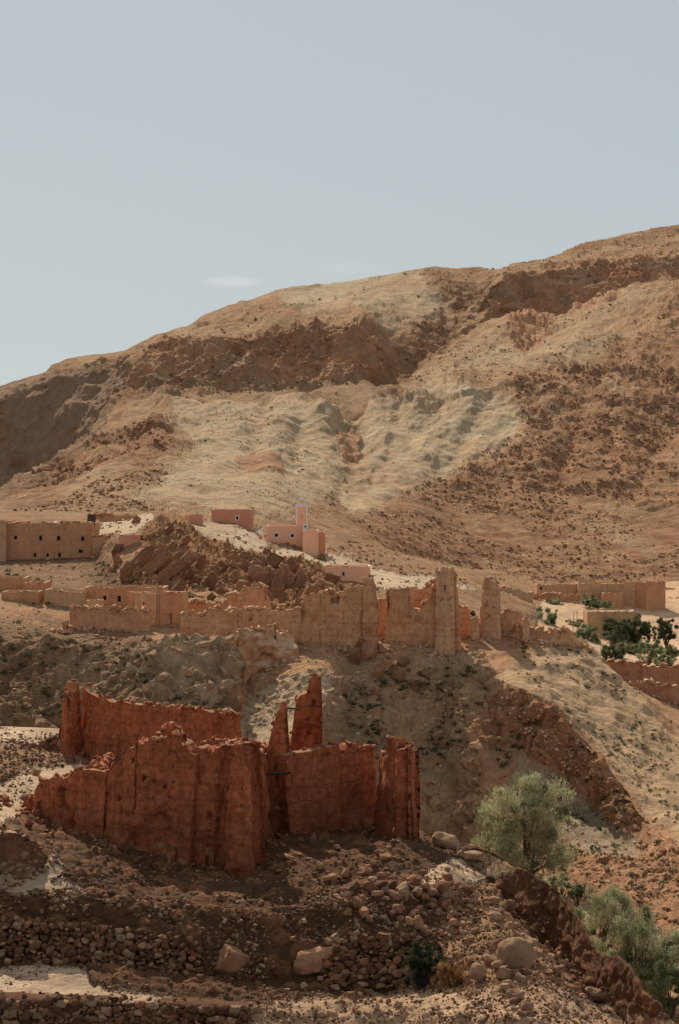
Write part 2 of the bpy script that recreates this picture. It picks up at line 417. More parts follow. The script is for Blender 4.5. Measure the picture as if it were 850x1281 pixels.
def poly(pl, wob=6.0, soft=2.0, seed=1.0):
    """soft mask of a polygon drawn over the base sheet"""
    a = BU+wob*NW1; b = BPY+wob*NW2
    m = np.zeros(a.shape, bool); n = len(pl)
    for i in range(n):
        x0, y0 = pl[i]; x1, y1 = pl[(i+1) % n]
        if y0 == y1: continue
        c = ((y0 > b) != (y1 > b)) & (a < (x1-x0)*(b-y0)/(y1-y0)+x0)
        m ^= c
    m = m[::2, ::2].astype(float); s = soft*SOFT/2
    m = blur(blur(m, s, 0), s, 1)
    m = np.repeat(np.repeat(m, 2, 0), 2, 1)[:a.shape[0], :a.shape[1]]
    return sstep(.22, .78, m+.55*NW3*(4*m*(1-m)))
NW1 = fbm(BU, BPY, BPY*0, 30, 4, seed=2.2); NW2 = fbm(BU, BPY, BPY*0, 30, 4, seed=8.2)
NW3 = fbm(BU, BPY, BPY*0, 9, 4, 0.65, seed=5.2); SOFT = 2.2

def krange(a, b):
    names = [e[0] for e in FE]
    return ((KK >= names.index(a)) & (KK <= names.index(b))).astype(float)[:, None]
def kprof(**kw):
    names = [e[0] for e in FE]; xs = sorted((names.index(k), v) for k, v in kw.items())
    return np.interp(KK, [x[0] for x in xs], [x[1] for x in xs])[:, None]

# zones (geology, and one face with painted shade) ----------------------------------------------------
far = krange('R', 'Z')
mid = krange('J', 'R')
near = krange('A', 'J')
# pale smooth scree of the mountain
z_pale = far*np.maximum.reduce([
  poly([(195,505),(250,498),(330,500),(400,508),(450,520),(470,560),(430,600),(380,645),(230,640),(150,640),(180,600),(260,560),(215,530)], 20, 7)*0.8,
  poly([(432,514),(500,500),(560,487),(625,480),(655,500),(655,540),(600,570),(540,600),(480,630),(440,650),(420,600),(450,560)], 22, 5)*.9,
  poly([(330,372),(400,356),(520,336),(560,380),(540,400),(480,410),(440,380),(380,385)], 6, 3)*0.8,
  poly([(480,470),(560,430),(620,400),(700,400),(780,360),(850,350),(850,400),(760,430),(690,465),(620,470),(540,480)], 8, 6)*0.45,
])
z_boulder = far*np.clip(poly([(860,460),(640,470),(660,500),(650,545),(560,590),(470,640),(430,690),(500,720),(600,740),(860,740)], 12, 6)
              + poly([(480,470),(600,392),(560,392),(420,480)], 6, 3)*0.7 + poly([(790,380),(860,360),(860,470),(740,470)], 10, 5)*0.7
              + poly([(0,640),(0,615),(160,530),(200,520),(110,600),(60,640)], 6, 3)*0.8
              + poly([(120,620),(150,540),(215,525),(225,560),(170,600),(140,620)], 6, 3)*0.6, 0, 1)
z_cliff = far*np.clip(poly([(325,405),(350,398),(440,398),(480,415),(492,445),(470,470),(440,478),(380,470),(330,480),(300,470),(240,490),(180,500),(160,480),(200,430),(250,420)], 7, 3)
              + poly([(600,385),(620,350),(700,335),(780,325),(860,318),(860,345),(790,350),(760,385),(700,395),(640,392)], 6, 2)
              + poly([(632,400),(660,384),(700,388),(690,415),(660,430),(640,418)], 4, 2), 0, 1)
z_shadeface = far*poly([(-330,500),(0,482),(60,470),(110,462),(160,455),(175,480),(140,520),(110,560),(60,600),(0,630),(-330,640)], 6, 4)
z_crag = np.clip(poly([(165,530),(190,522),(208,538),(200,560),(180,590),(165,575)], 5, 2)+poly([(425,530),(445,520),(455,555),(430,560)], 5, 2)
              + poly([(290,570),(340,560),(360,590),(320,590)], 6, 2), 0, 1)*far

# mid hill zones
z_outcrop = mid*np.clip(poly([(150,720),(175,690),(170,672),(210,650),(250,665),(300,690),(370,700),(400,712),(440,735),(400,760),(335,768),(330,735),(285,735),(260,745),(170,742)], 6, 3)
             + poly([(160,650),(200,640),(240,652),(235,675),(180,668)], 5, 2)*0.8, 0, 1)
z_path = (mid+far*0)*np.clip(poly([(120,668),(130,650),(190,642),(195,652),(160,668)], 4, 2)
             + poly([(300,660),(330,660),(335,685),(420,690),(470,712),(540,722),(610,735),(560,742),(470,738),(400,706),(340,700),(300,680)], 6, 3)
             + poly([(235,655),(270,655),(320,665),(310,690),(270,680)], 6, 2)*.8, 0, 1)
z_palerock = mid*np.clip(poly([(150,850),(165,822),(200,806),(250,798),(285,806),(305,835),(290,868),(240,885),(190,880)], 8, 3)
             + poly([(285,915),(300,890),(330,862),(365,845),(405,838),(430,850),(400,880),(340,905),(300,930)], 6, 3)
             + poly([(90,800),(125,800),(135,880),(60,890)], 6, 3)*.5, 0, 1)
z_nose = mid*poly([(285,918),(300,890),(330,862),(365,845),(412,838),(405,868),(385,905),(340,930),(300,938)], 4, 2)
z_greyface = mid*poly([(405,850),(500,830),(600,810),(620,850),(590,900),(600,960),(580,1060),(530,1040),(500,940),(405,920)], 8, 5)
z_spurlit = mid*poly([(600,850),(640,835),(690,800),(735,800),(860,930),(860,1050),(800,1000),(740,915),(680,870),(640,858)], 6, 4)
z_spurcliff = mid*poly([(600,930),(610,870),(650,862),(700,890),(750,945),(790,1000),(810,1030),(770,1040),(700,980),(650,930)], 7, 3)
z_greyscree = mid*poly([(640,935),(690,960),(760,1030),(800,1050),(790,1075),(740,1070),(700,1050),(640,980)], 6, 4)
z_topred = mid*poly([(600,785),(620,800),(640,810),(740,812),(730,790),(660,780)], 4, 2)
z_valley = mid*poly([(665,800),(680,735),(860,720),(860,880),(800,868),(740,812),(700,800)], 3, 3)*krange('N','R')
z_farmsoil = z_valley
z_badland = mid*poly([(700,1060),(800,1070),(860,1050),(860,1240),(800,1200),(730,1130),(690,1090)], 6, 4)
z_whitestreak = np.clip(poly([(770,1000),(860,1040),(860,1060),(780,1020)], 4, 2), 0, 1)*mid

# foreground
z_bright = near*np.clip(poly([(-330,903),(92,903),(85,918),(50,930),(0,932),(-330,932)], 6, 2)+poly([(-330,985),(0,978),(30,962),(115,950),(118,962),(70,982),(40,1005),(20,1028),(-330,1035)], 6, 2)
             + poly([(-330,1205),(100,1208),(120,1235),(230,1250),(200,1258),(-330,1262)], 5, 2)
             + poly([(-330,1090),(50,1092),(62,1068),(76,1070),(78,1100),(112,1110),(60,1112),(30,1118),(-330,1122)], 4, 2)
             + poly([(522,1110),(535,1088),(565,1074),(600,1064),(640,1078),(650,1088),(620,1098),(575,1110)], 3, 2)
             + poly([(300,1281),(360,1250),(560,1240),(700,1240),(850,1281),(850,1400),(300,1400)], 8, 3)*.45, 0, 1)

# displacement ---------------------------------------------------------
N = normals(GX, GY, GZ)
def rows_of(a, b):
    n = [e[0] for e in FE]; r = np.where((KK >= n.index(a)) & (KK <= n.index(b)))[0]; return slice(r[0], r[-1]+1)
RFAR = rows_of('R', 'X'); RMID = rows_of('I', 'S'); RNEAR = rows_of('A', 'K')
def on(rs, fn, *a, **k):
    o = np.zeros(GX.shape); o[rs] = fn(*[v[rs] if isinstance(v, np.ndarray) and v.shape == GX.shape else v for v in a], **k); return o
def onw(rs, *a):
    o = np.full(GX.shape, 9.); p = np.zeros(GX.shape)
    o[rs], p[rs] = worley(*[v[rs] if isinstance(v, np.ndarray) and v.shape == GX.shape else v for v in a]); return o, p
slope = 1-np.clip(N[..., 2], 0, 1)
near_w = kprof(A=1, H=1, I=1, J=0.6, K=0, Z=0)
mid_w = kprof(A=0, I=0, J=0.4, K=1, R=1, S=0, Z=0)
far_w = kprof(A=0, R=0, S=1, W=1, X=1, Z=1)
edge_keep = kprof(A=1, V=1, W=0.35, X=1, Z=1)
d = np.zeros(GX.shape)
# far mountain
gull = on(RFAR, ridged, GX+0.35*GY, GY*0.35, GZ*0.5, 60, 4, seed=4.0)
d_far = 6.0*on(RFAR, fbm, GX, GY, GZ, 150, 5, seed=1.0) + 5.0*(gull-0.5)*(1-0.35*z_pale)
d_far += 8.0*(on(RFAR, ridged, GX-.25*GY, GY*.22, GZ*.2, 95, 4, seed=14.)-.5)
d_far += 3.2*(on(RFAR, ridged, GX-.35*GY, GY*.3, GZ*.3, 34, 4, .6, seed=15.)-.5)*(1+.5*z_pale)
rp = on(RFAR, fbm, GX, GY, GZ, 70, 4, .6, seed=16.)
d_far += (1-.75*z_pale)*sstep(.12, .3, rp)*5.0*(on(RFAR, ridged, GX, GY, GZ*.5, 13, 3, .6, seed=17.)-.25)
d_far += (1-0.8*z_pale)*1.6*on(RFAR, fbm, GX, GY, GZ, 16, 3, seed=9.0)
w_, wid = onw(RFAR, GX, GY, GZ, 9.0, 3)
d_far += z_boulder*3.4*(0.6-w_)*(wid > 0.4)
w_5, wid5 = onw(RFAR, GX, GY, GZ, 4.5, 33)
d_far += (z_boulder+.25)*1.5*(0.55-w_5)*(wid5 > 0.45)
strat = on(RFAR, fbm, GX, GY, GZ*6.0, 40, 4, seed=6.0)
d_far += z_cliff*(6*(on(RFAR, ridged, GX, GY, GZ*0.3, 22, 3, seed=2.0)-.5)+3*strat) + z_crag*(3.5*on(RFAR, ridged, GX, GY, GZ, 26, 3, seed=2.5))
d_far += z_shadeface*5*(on(RFAR, ridged, GX+GZ, GY, GZ*.4, 50, 4, seed=7.5)-.5)
def gully(pl, w, amp, side=0.0):
    g = np.zeros(GX.shape); a = BU+7*NW1; c = BPY+7*NW2
    for (x0, y0), (x1, y1) in zip(pl[:-1], pl[1:]):
        dx, dy = x1-x0, y1-y0; t = np.clip(((a-x0)*dx+(c-y0)*dy)/(dx*dx+dy*dy), 0, 1)
        g = np.maximum(g, np.exp(-(np.hypot(a-x0-t*dx, c-y0-t*dy)/w)**2))
    return amp*g
for pl, w, amp in [([(438,516),(456,560),(440,610),(395,650)], 17, -7.5), ([(556,492),(520,540),(482,590),(440,625)], 13, -4), ([(330,506),(318,560),(282,630)], 12, -3.5), ([(262,500),(235,560),(200,620)], 10, -3),
                   ([(160,532),(196,585),(190,640)], 14, -4.5), ([(618,484),(588,540),(545,592)], 12, -3.5), ([(385,512),(372,570),(352,630)], 9, -2.5), ([(505,503),(488,560),(462,600)], 8, -2.5),
                   ([(520,336),(505,395),(478,455)], 14, -5), ([(610,334),(560,400),(492,462)], 16, -7), ([(400,356),(430,392)], 10, -3), ([(690,400),(640,450),(600,475)], 12, -4), ([(780,420),(730,520),(690,620)], 12, -3.5), ([(850,520),(800,600),(760,690)], 12, -3.5), ([(240,412),(225,470),(180,500)], 12, -5),
                   ([(470,506),(500,498),(560,486),(625,478)], 9, 3.0), ([(205,502),(260,496),(330,499),(400,507)], 9, 3.0), ([(470,560),(440,600)], 12, 3), ([(350,540),(335,620)], 14, 3), ([(590,500),(540,560)], 14, 3)]:
    d_far += far*gully(pl, w*1.15, amp*(.55 if amp > -7 else .75))
d_far *= edge_keep
d_far *= sstep(0, 0.5, far_w+far*0)
# middle hill
d_mid = 1.4*on(RMID, fbm, GX, GY, GZ, 26, 4, seed=12.0)+0.5*on(RMID, fbm, GX, GY, GZ, 5, 3, seed=13.0)
z_slp0 = mid*np.clip(poly([(-330,704),(0,706),(120,706),(150,736),(0,720),(-330,720)],4,2)+poly([(-330,778),(80,790),(200,800),(280,815),(300,925),(-330,925)],6,3),0,1)
rockm = np.clip(z_outcrop+.95*z_slp0+z_palerock*0.8+z_spurcliff+0.6*z_badland+0.75*z_greyface+.25*z_spurlit, 0, 1)
qx = (GX*0.8+GZ*0.6); qz = (-GX*0.6+GZ*0.8)
slabs = on(RMID, ridged, qx*0.35, GY*0.5, qz*1.3, 4.5, 4, 0.55, seed=21.0)
w2, wid2 = onw(RMID, GX, GY, GZ*1.3, 3.2, 9)
d_rock = 2.2*(slabs-.45)*(z_outcrop+.3*z_spurcliff)+1.9*(0.6-w2)*(wid2 > .3)
w6, wid6 = onw(RMID, GX, GY, GZ*1.2, 1.5, 77)
w7, wid7 = onw(RMID, GX+3*NW1, GY, GZ*1.4, 6.0, 55)
d_mid += np.clip(z_palerock+z_spurcliff+.6*z_greyface+.5*z_slp0+.6*z_badland, 0, 1)*(1-.9*z_nose)*2.6*(.65-w7)*(wid7 > .3)
d_mid += rockm*d_rock*1.1+rockm*.95*(.6-w6)*(wid6 > .25)
d_mid += z_palerock*2.2*(on(RMID, ridged, GX, GY, GZ*1.6, 6, 4, .6, seed=23.)-.5)
rockm = rockm*(1-.85*z_nose)
calm = np.clip(z_nose*.6+z_valley+z_path*.7, 0, 1)*.85
vill = mid*poly([(-20,700),(130,690),(120,720),(160,745),(340,765),(480,770),(640,790),(640,812),(370,812),(0,800)], 3, 3)*.7
d_mid *= 1-np.clip(calm+vill, 0, .9)
# erosion gullies in the soft slopes
d_mid += mid*(1-calm)*(1-vill)*0.9*(on(RMID, ridged, GX*1.2, GY*.35, GZ*.15, 9, 3, seed=31.)-.5)*sstep(.05, .3, slope)
# near ground
w3, wid3 = onw(RNEAR, GX, GY, GZ, 1.1, 5)
w4, wid4 = onw(RNEAR, GX, GY, GZ, 0.45, 50)
d_near = 0.35*on(RNEAR, fbm, GX, GY, GZ, 7, 4, seed=41.)+0.22*on(RNEAR, fbm, GX, GY, GZ, 1.6, 4, seed=42.)
d_near += 0.5*(.6-w3)*(wid3 > .4)+.26*(.6-w4)*(wid4 > .3)
flat = np.clip(z_bright, 0, 1)
d_near *= 1-.75*flat
d = d_far*far_w+d_mid*mid_w+d_near*near_w
crest = kprof(A=1, H2=1, I=.5, J=1, Z=1)
d *= crest
GX = GX+N[..., 0]*d; GY = GY+N[..., 1]*d; GZ = GZ+N[..., 2]*d
PYf = H0+(CZ-GZ)/GY*F            # rendered row of each vertex

# colours ----------------------------------------------------------------
def C(*c): return np.array(c)
base = np.zeros(GX.shape+(3,))
def lay(c, m):
    global base
    m = np.clip(m, 0, 1)[..., None] if np.ndim(m) == 2 else m
    base = base*(1-m)+C(*c)*m
n_a = fbm(GX, GY, GZ, 60, 5, seed=51.); n_b = fbm(GX, GY, GZ, 12, 4, seed=52.); n_c = fbm(GX, GY, GZ, 3, 4, seed=53.)
lay((0.36,0.20,0.115), np.ones(GX.shape))
# far
fo = np.broadcast_to(far, GX.shape)
lay((0.512,0.301,0.173), fo)  # mountain colours lightened to carry the distance haze
lay((0.550,0.384,0.237), fo*sstep(-.1, .5, n_a)*.8)
lay((0.410,0.192,0.100), fo*sstep(.05, .5, n_b)*.45)
n_d = on(RFAR, fbm, GX, GY, GZ, 35, 5, .6, seed=55.)
lay((0.43,0.365,0.26), z_pale*np.clip(.62+.5*n_d+.3*n_b, 0, 1))
lay((0.474,0.250,0.138), z_boulder*(.45+.5*sstep(-.3,.4,n_b)))
lay((0.538,0.358,0.218), z_boulder*sstep(.1,.5,n_d)*.7)
lay((0.320,0.141,0.077), z_boulder*sstep(.35, .9, on(RFAR, ridged, GX, GY, GZ, 14, 3, seed=61.))*.55)
lay((0.576,0.287,0.167), z_cliff*np.clip(.7+.3*n_b,0,1))
lay((0.502,0.371,0.241), z_cliff*sstep(0.0, .5, n_d)*.6)
lay((0.705,0.316,0.167), z_cliff*sstep(0.1, .5, -n_d)*.6)
lay((0.282,0.147,0.096), z_shadeface*.0)
lay((0.37,0.235,0.16), z_shadeface*.9)  # shade painted in: face turned from the sun gets a darker colour
z_behind = far*poly([(170,500),(190,470),(330,480),(490,470),(500,490),(440,512),(400,504),(250,493),(200,498)],8,3)
lay((0.40,0.265,0.165), z_behind*.7)
for pl in ([(438,516),(456,560),(440,610),(395,650)], [(160,532),(196,585),(190,640)], [(610,334),(560,400),(492,462)]):
    lay((0.34,0.20,0.12), far*gully(pl, 13, .55)*sstep(-.3,.3,n_b))
lay((0.34,0.165,0.092), (z_boulder*.85+fo*.25)*(wid > .4)*sstep(.62,.35,w_)*.75*(1-.8*z_pale))
lay((0.32,0.16,0.09), (z_boulder*.8+fo*.2)*(wid5 > .45)*sstep(.6,.35,w_5)*.6*(1-.7*z_pale))
lay((0.36,0.20,0.115), sstep(.12,.3,rp)*fo*(1-z_pale)*.45)
n_s = on(RFAR, fbm, GX+.25*GY, GY*.12, GZ*.15, 14, 4, .6, seed=57.)
lay((0.56,0.42,0.27), fo*sstep(.15,.6,n_s)*.3)
lay((0.33,0.20,0.12), fo*sstep(.15,.6,-n_s)*.3)
lay((0.410,0.205,0.115), z_crag*.8)
# mid
mo = np.broadcast_to(mid, GX.shape)
lay((0.511,0.290,0.166), mo)
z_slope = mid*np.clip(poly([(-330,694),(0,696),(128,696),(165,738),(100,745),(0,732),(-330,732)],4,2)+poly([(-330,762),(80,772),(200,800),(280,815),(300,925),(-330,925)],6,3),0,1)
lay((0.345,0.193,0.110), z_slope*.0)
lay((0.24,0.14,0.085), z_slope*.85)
lay((0.44,0.27,0.16), z_slope*sstep(.2,.7,n_c)*.7)
lay((0.373,0.235,0.145), mo*sstep(-.2, .5, n_b)*.6)
lay((0.552,0.262,0.131), mo*sstep(.0, .6, n_c)*.4)
lay((0.400,0.297,0.200), z_greyface*.0)
lay((0.50,0.305,0.18), z_greyface*.85)
lay((0.36,0.27,0.185), z_greyface*sstep(-.1,.4,n_b)*.6)
lay((0.414,0.235,0.124), z_greyface*sstep(.1,.6,n_b)*.6)
lay((0.497,0.248,0.124), z_outcrop*.8)
lay((0.56,0.43,0.31), z_path*.9)
lay((0.635,0.455,0.297), z_palerock*np.clip(.55+.8*n_c+.3*n_b,0,1))
lay((0.66,0.50,0.34), z_nose*.85)
lay((0.593,0.400,0.248), z_spurlit*.9)
lay((0.428,0.214,0.117), z_spurcliff*.9)
lay((0.428,0.331,0.235), z_greyscree*.9)
lay((0.414,0.207,0.110), z_topred*.8)
lay((0.662,0.455,0.304), z_valley*.9)
lay((0.552,0.304,0.179), z_valley*sstep(0,.5,n_b)*.7)
lay((0.469,0.248,0.138), z_badland*.8)
lay((0.179,0.138,0.083), mo*(1-np.clip(z_valley+z_spurlit+z_palerock+z_path,0,1))*sstep(.35,.8,n_b*.5+n_c*.6)*.55)
# near
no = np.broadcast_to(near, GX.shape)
lay((0.125,0.062,0.034), no)  # shade of the near slopes put into this dark base; sunlit zones stay lighter
z_deb = near*poly([(540,1110),(650,1105),(760,1240),(860,1300),(860,1400),(300,1400),(300,1262),(480,1240),(560,1200)],8,4)
lay((0.40,0.235,0.14), z_deb*.9)
z_bank = near*poly([(600,1072),(640,1086),(680,1102),(740,1178),(800,1236),(850,1282),(860,1350),(800,1305),(740,1255),(700,1218),(640,1145),(610,1100)],3,1.2)
lay((0.17,0.082,0.048), z_bank*.92)
z_upl = near*poly([(-330,903),(95,903),(110,950),(60,1000),(20,1035),(-330,1040)],4,3)
lay((0.34,0.20,0.12), z_upl*.85)
lay((0.10,0.058,0.034), no*(1-z_deb)*sstep(-.1,.5,n_c)*.6)
lay((0.26,0.12,0.062), no*(wid3 > .5)*(w3 < .45)*.6)
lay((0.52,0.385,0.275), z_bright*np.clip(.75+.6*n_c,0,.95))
lay((0.40,0.24,0.15), z_bright*sstep(.1,.6,n_c)*.5)
lay((0.42,0.26,0.16), no*sstep(.75, .9, 1-slope)*.0)
jit = 1+.12*fbm(GX, GY, GZ, 1.0, 2, seed=70.)
base = base*(np.array([1.03, 1.01, .965])*(1+.10*fo[..., None]))
base = np.clip(base*jit[..., None], 0.01, .9)
bumpa = kprof(A=.35, I=.4, J=.7, N=.7, R=1.2, Z=2.0)*np.ones(GX.shape)
bumpa *= 1-.55*np.clip(z_pale+z_bright+z_path+z_valley, 0, 1)

M_TERR = mat_terrain()
nr, nc = GX.shape
idx = np.arange(nr*nc).reshape(nr, nc)
Q = np.stack([idx[:-1,:-1], idx[:-1,1:], idx[1:,1:], idx[1:,:-1]], -1).reshape(-1, 4)
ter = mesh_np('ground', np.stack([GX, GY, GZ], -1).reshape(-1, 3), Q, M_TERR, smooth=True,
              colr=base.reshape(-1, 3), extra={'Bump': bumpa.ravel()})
tag(ter, kind='structure')

def ucol(px): return int(np.argmin(np.abs(U-px)))
def pick(px, py):
    """first surface point from the camera behind photo pixel (px,py)"""
    c = ucol(px); pr = np.minimum.accumulate(PYf[:, c])
    i = int(np.searchsorted(-pr, -py)); i = min(max(i, 0), nr-1)
    return np.array([GX[i, c], GY[i, c], GZ[i, c]])
def gz(x, y):
    c = ucol(x/y*F+425); ys = np.maximum.accumulate(GY[:, c])
    return float(np.interp(y, ys, GZ[:, c]))
#==BUILD==
SUN_E = 5.0; SKY_STR = 0.1; SKY_SAT = 0.30; SKY_TINT = (0.95,1.0,0.97); CLOUDC = (6.9,7.0,7.0); SKY_FLAT = (4.3,4.75,4.98)
# ------------------------------------------------------------------ rocks
def ico(sub):
    t = (1+5**.5)/2
    v = np.array([(-1,t,0),(1,t,0),(-1,-t,0),(1,-t,0),(0,-1,t),(0,1,t),(0,-1,-t),(0,1,-t),(t,0,-1),(t,0,1),(-t,0,-1),(-t,0,1)], float)
    v /= np.linalg.norm(v[0])
    f = [(0,11,5),(0,5,1),(0,1,7),(0,7,10),(0,10,11),(1,5,9),(5,11,4),(11,10,2),(10,7,6),(7,1,8),(3,9,4),(3,4,2),(3,2,6),(3,6,8),(3,8,9),(4,9,5),(2,4,11),(6,2,10),(8,6,7),(9,8,1)]
    v = [tuple(a) for a in v]
    for _ in range(sub):
        cache = {}; nf = []
        def mid(a, b):
            k = (min(a, b), max(a, b))
            if k not in cache:
                m = np.array(v[a])+np.array(v[b]); m /= np.linalg.norm(m); v.append(tuple(m)); cache[k] = len(v)-1
            return cache[k]
        for a, b, c in f:
            x, y, z = mid(a, b), mid(b, c), mid(c, a)
            nf += [(a,x,z),(b,y,x),(c,z,y),(x,y,z)]
        f = nf
    return np.array(v), np.array(f, np.int32)
ICO = {k: ico(k) for k in (0, 1, 2, 3)}
def angular(sub, seed, rough=.05):
    r = np.random.default_rng(seed); v, f = ICO[sub]; v = v*1.0
    for q in range(3):
        n = np.eye(3)[q]+r.normal(size=3)*.18; n /= np.linalg.norm(n)
        for sg in (1,-1):
            k = np.maximum(v@(n*sg)-r.uniform(.42,.62), 0); v = v-k[:,None]*n*sg
    for _ in range(9):
        n = r.normal(size=3); n /= np.linalg.norm(n); k = np.maximum(v@n-r.uniform(.5,.72), 0); v = v-k[:,None]*n
    v = v*(1+rough*fbm(v[:,0], v[:,1], v[:,2], .5, 3, seed=seed*1.7))[:,None]
    return v/np.abs(v).max(), f
def rockshape(sub, seed, rough=0.12, planes=9):
    r = np.random.default_rng(seed); v, f = ICO[sub]; v = v.copy()
    for _ in range(planes):
        n = r.normal(size=3); n /= np.linalg.norm(n); d = r.uniform(.55, .85)
        k = np.maximum(v@n-d, 0); v -= k[:, None]*n*.92
    s = seed*3.1
    v *= (1+rough*fbm(v[:,0], v[:,1], v[:,2], 1.1, 3, seed=s))[:, None]
    return v/np.abs(v).max(), f

def rotm(a, b, c):
    ca, sa, cb, sb, cc, sc = math.cos(a), math.sin(a), math.cos(b), math.sin(b), math.cos(c), math.sin(c)
    X = np.array([[1,0,0],[0,ca,-sa],[0,sa,ca]]); Y = np.array([[cb,0,sb],[0,1,0],[-sb,0,cb]]); Z = np.array([[cc,-sc,0],[sc,cc,0],[0,0,1]])
    return Z@Y@X

def visible_pts(pl, n, gsel=None, rng=RNG, amin=0):
    """random surface points in a photo-polygon (frontmost sheet)"""
    xs = [p[0] for p in pl]; ys = [p[1] for p in pl]; out = []
    tries = 0
    while len(out) < n and tries < n*30:
        tries += 1
        x = rng.uniform(min(xs), max(xs)); y = rng.uniform(min(ys), max(ys))
        c = False; j = len(pl)-1
        for i in range(len(pl)):
            if (pl[i][1] > y) != (pl[j][1] > y) and x < (pl[j][0]-pl[i][0])*(y-pl[i][1])/(pl[j][1]-pl[i][1])+pl[i][0]: c = not c
            j = i
        if not c: continue
        p = pick(x, y)
        if p[1] > 3000: continue
        if gsel and float(mnoise.noise(Vector((p[0]/gsel, p[1]/gsel, 3.3)))) < amin: continue
        out.append(p)
    return out

def stuff_rocks(name, specs, mat, label, cat, cols, subs=(0,1), smooth=False):
    """specs: list of (point, size_m).  One object: nobody could count these."""
    Vs = []; Fs = []; Cs = []; n = 0
    shapes = [angular(subs[i % len(subs)], 100+i, .1) if i % 2 else rockshape(subs[i % len(subs)], 100+i, .15, 8) for i in range(12)]
    for p, s in specs:
        v, f = shapes[RNG.integers(12)]
        sc = np.array([RNG.uniform(.6,1.15), RNG.uniform(.6,1.1), RNG.uniform(.4,.8)])*s*.5
        q = (v*sc)@rotm(RNG.normal()*.4, RNG.normal()*.4, RNG.uniform(0, 6.28)).T+p+np.array([0,0,s*.08])
        Vs.append(q); Fs.append(f+n); n += len(v)
        c = np.array(cols[RNG.integers(len(cols))])*RNG.uniform(.7, 1.25); Cs.append(np.broadcast_to(c, q.shape))
    o = mesh_np(name, np.concatenate(Vs), np.concatenate(Fs), mat, smooth=smooth, colr=np.concatenate(Cs))
    return tag(o, label, cat, kind='stuff')

M_ROCK = mat_rock('boulder_stone', (0.48,0.27,0.165), (0.30,0.145,0.08), 3.0, .07, .25)
M_ROCKP = mat_rock('boulder_pale', (0.60,0.38,0.245), (0.42,0.235,0.14), 3.5, .12, .15)
M_SLAB = mat_rock('outcrop_stone', (0.44,0.23,0.125), (0.26,0.135,0.08), .6, .35, .25)
M_RUB = mat_vcol('rubble', .08, 5.0)

BOULD = []
for i in range(10):
    v, f = angular(3, 300+i, .16) if i % 2 else rockshape(3, 300+i, .2, 12+i % 5)
    v = v*(1+.07*fbm(v[:,0], v[:,1], v[:,2], .35, 3, .6, seed=i*2.2)+(.10*fbm(v[:,0], v[:,1], v[:,2], .9, 3, .6, seed=i*5.2) if i % 2 else 0))[:, None]
    o = mesh_np('boulder', v, f, M_ROCK, smooth=True)
    BOULD.append(o.data); bpy.data.objects.remove(o)
for i in range(8):
    v, f = angular(3, 900+i)
    v = v*(1+.09*fbm(v[:,0], v[:,1], v[:,2], .45, 4, .65, seed=i*4.4))[:, None]
    o = mesh_np('rock_slab', v, f, M_SLAB, smooth=True)
    BOULD.append(o.data); bpy.data.objects.remove(o)
nb = [0]
def boulder(p, wpx, hpx=None, mat=None, label=None, group=None, mesh=None, tilt=None, name='boulder', cat='boulder', depth=.85, sink=.12):
    hpx = hpx or wpx*RNG.uniform(.6, .85)
    k = p[1]/F; me = BOULD[RNG.integers(10)] if mesh is None else BOULD[mesh]
    o = bpy.data.objects.new(name, me if mat is None else me); col.objects.link(o)
    if mat is not None:
        o.material_slots[0].link = 'OBJECT'; o.material_slots[0].material = mat
    o.scale = (wpx*k*.55, wpx*k*.5*depth, hpx*k*.55)
    o.location = (p[0], p[1]+wpx*k*.2, p[2]+hpx*k*(.5-sink))
    t = tilt or (RNG.normal()*.2, RNG.normal()*.25, RNG.uniform(0, 6.28))
    if tilt is None: o.rotation_euler = (t[0], t[1], t[2])
    else: o.rotation_euler = t
    nb[0] += 1
    return tag(o, label, cat, group)

# ------------------------------------------------------------------ earthen materials
M_BANK = mat_pise('earth_bank', (0.26,0.12,0.068), (0.18,0.085,0.05), (0.07,0.035,0.02), .9, 2.2, .8, holes=False)
M_RED = mat_pise('foreground_rammed_earth', (0.78,0.245,0.112), (0.60,0.185,0.085), (0.15,0.065,0.038), .85, 1.7, 1.0, stain=(18.6, 23.0))
M_KAS = mat_pise('kasbah_rammed_earth', (0.76,0.41,0.225), (0.60,0.30,0.16), (0.20,0.11,0.065), .9, 1.9, 1.0)
M_TOW = mat_pise('tower_rammed_earth', (0.74,0.45,0.27), (0.60,0.33,0.19), (0.22,0.12,0.07), .9, 1.9, .9)
M_ADO = mat_pise('village_adobe', (0.74,0.39,0.215), (0.60,0.30,0.165), (0.2,0.1,0.06), 1.1, 2.6, .7, holes=False)
M_ADP = mat_pise('village_adobe_pale', (0.74,0.47,0.28), (0.62,0.36,0.21), (0.2,0.1,0.06), 1.1, 2.6, .6, holes=False)
M_ROOF = mat_plain('mud_roof', (0.56,0.38,0.26), (0.44,0.28,0.18), .8)
M_SAL = mat_plain('salmon_render', (0.88,0.48,0.31), (0.82,0.43,0.27), .5)
M_SAL2 = mat_plain('brick_red_render', (0.70,0.32,0.20), (0.60,0.26,0.16), .5)
M_ORW = mat_pise('orange_mud_wall', (0.58,0.29,0.17), (0.46,0.22,0.13), (0.2,0.1,0.06), .9, 2.4, .8, holes=False)
M_WHT = mat_plain('white_paint', (0.78,0.74,0.68), (0.7,0.66,0.6), 2)
M_CRM = mat_plain('cream_frame', (0.55,0.42,0.32), (0.5,0.38,0.28), 2)
M_DARK = mat_plain('dark_opening', (0.035,0.022,0.016), (0.02,0.015,0.012), 2)
M_WOOD = mat_plain('weathered_wood', (0.30,0.21,0.14), (0.18,0.12,0.08), 3)
M_DWOOD = mat_plain('dark_wood', (0.10,0.065,0.045), (0.06,0.04,0.03), 3)
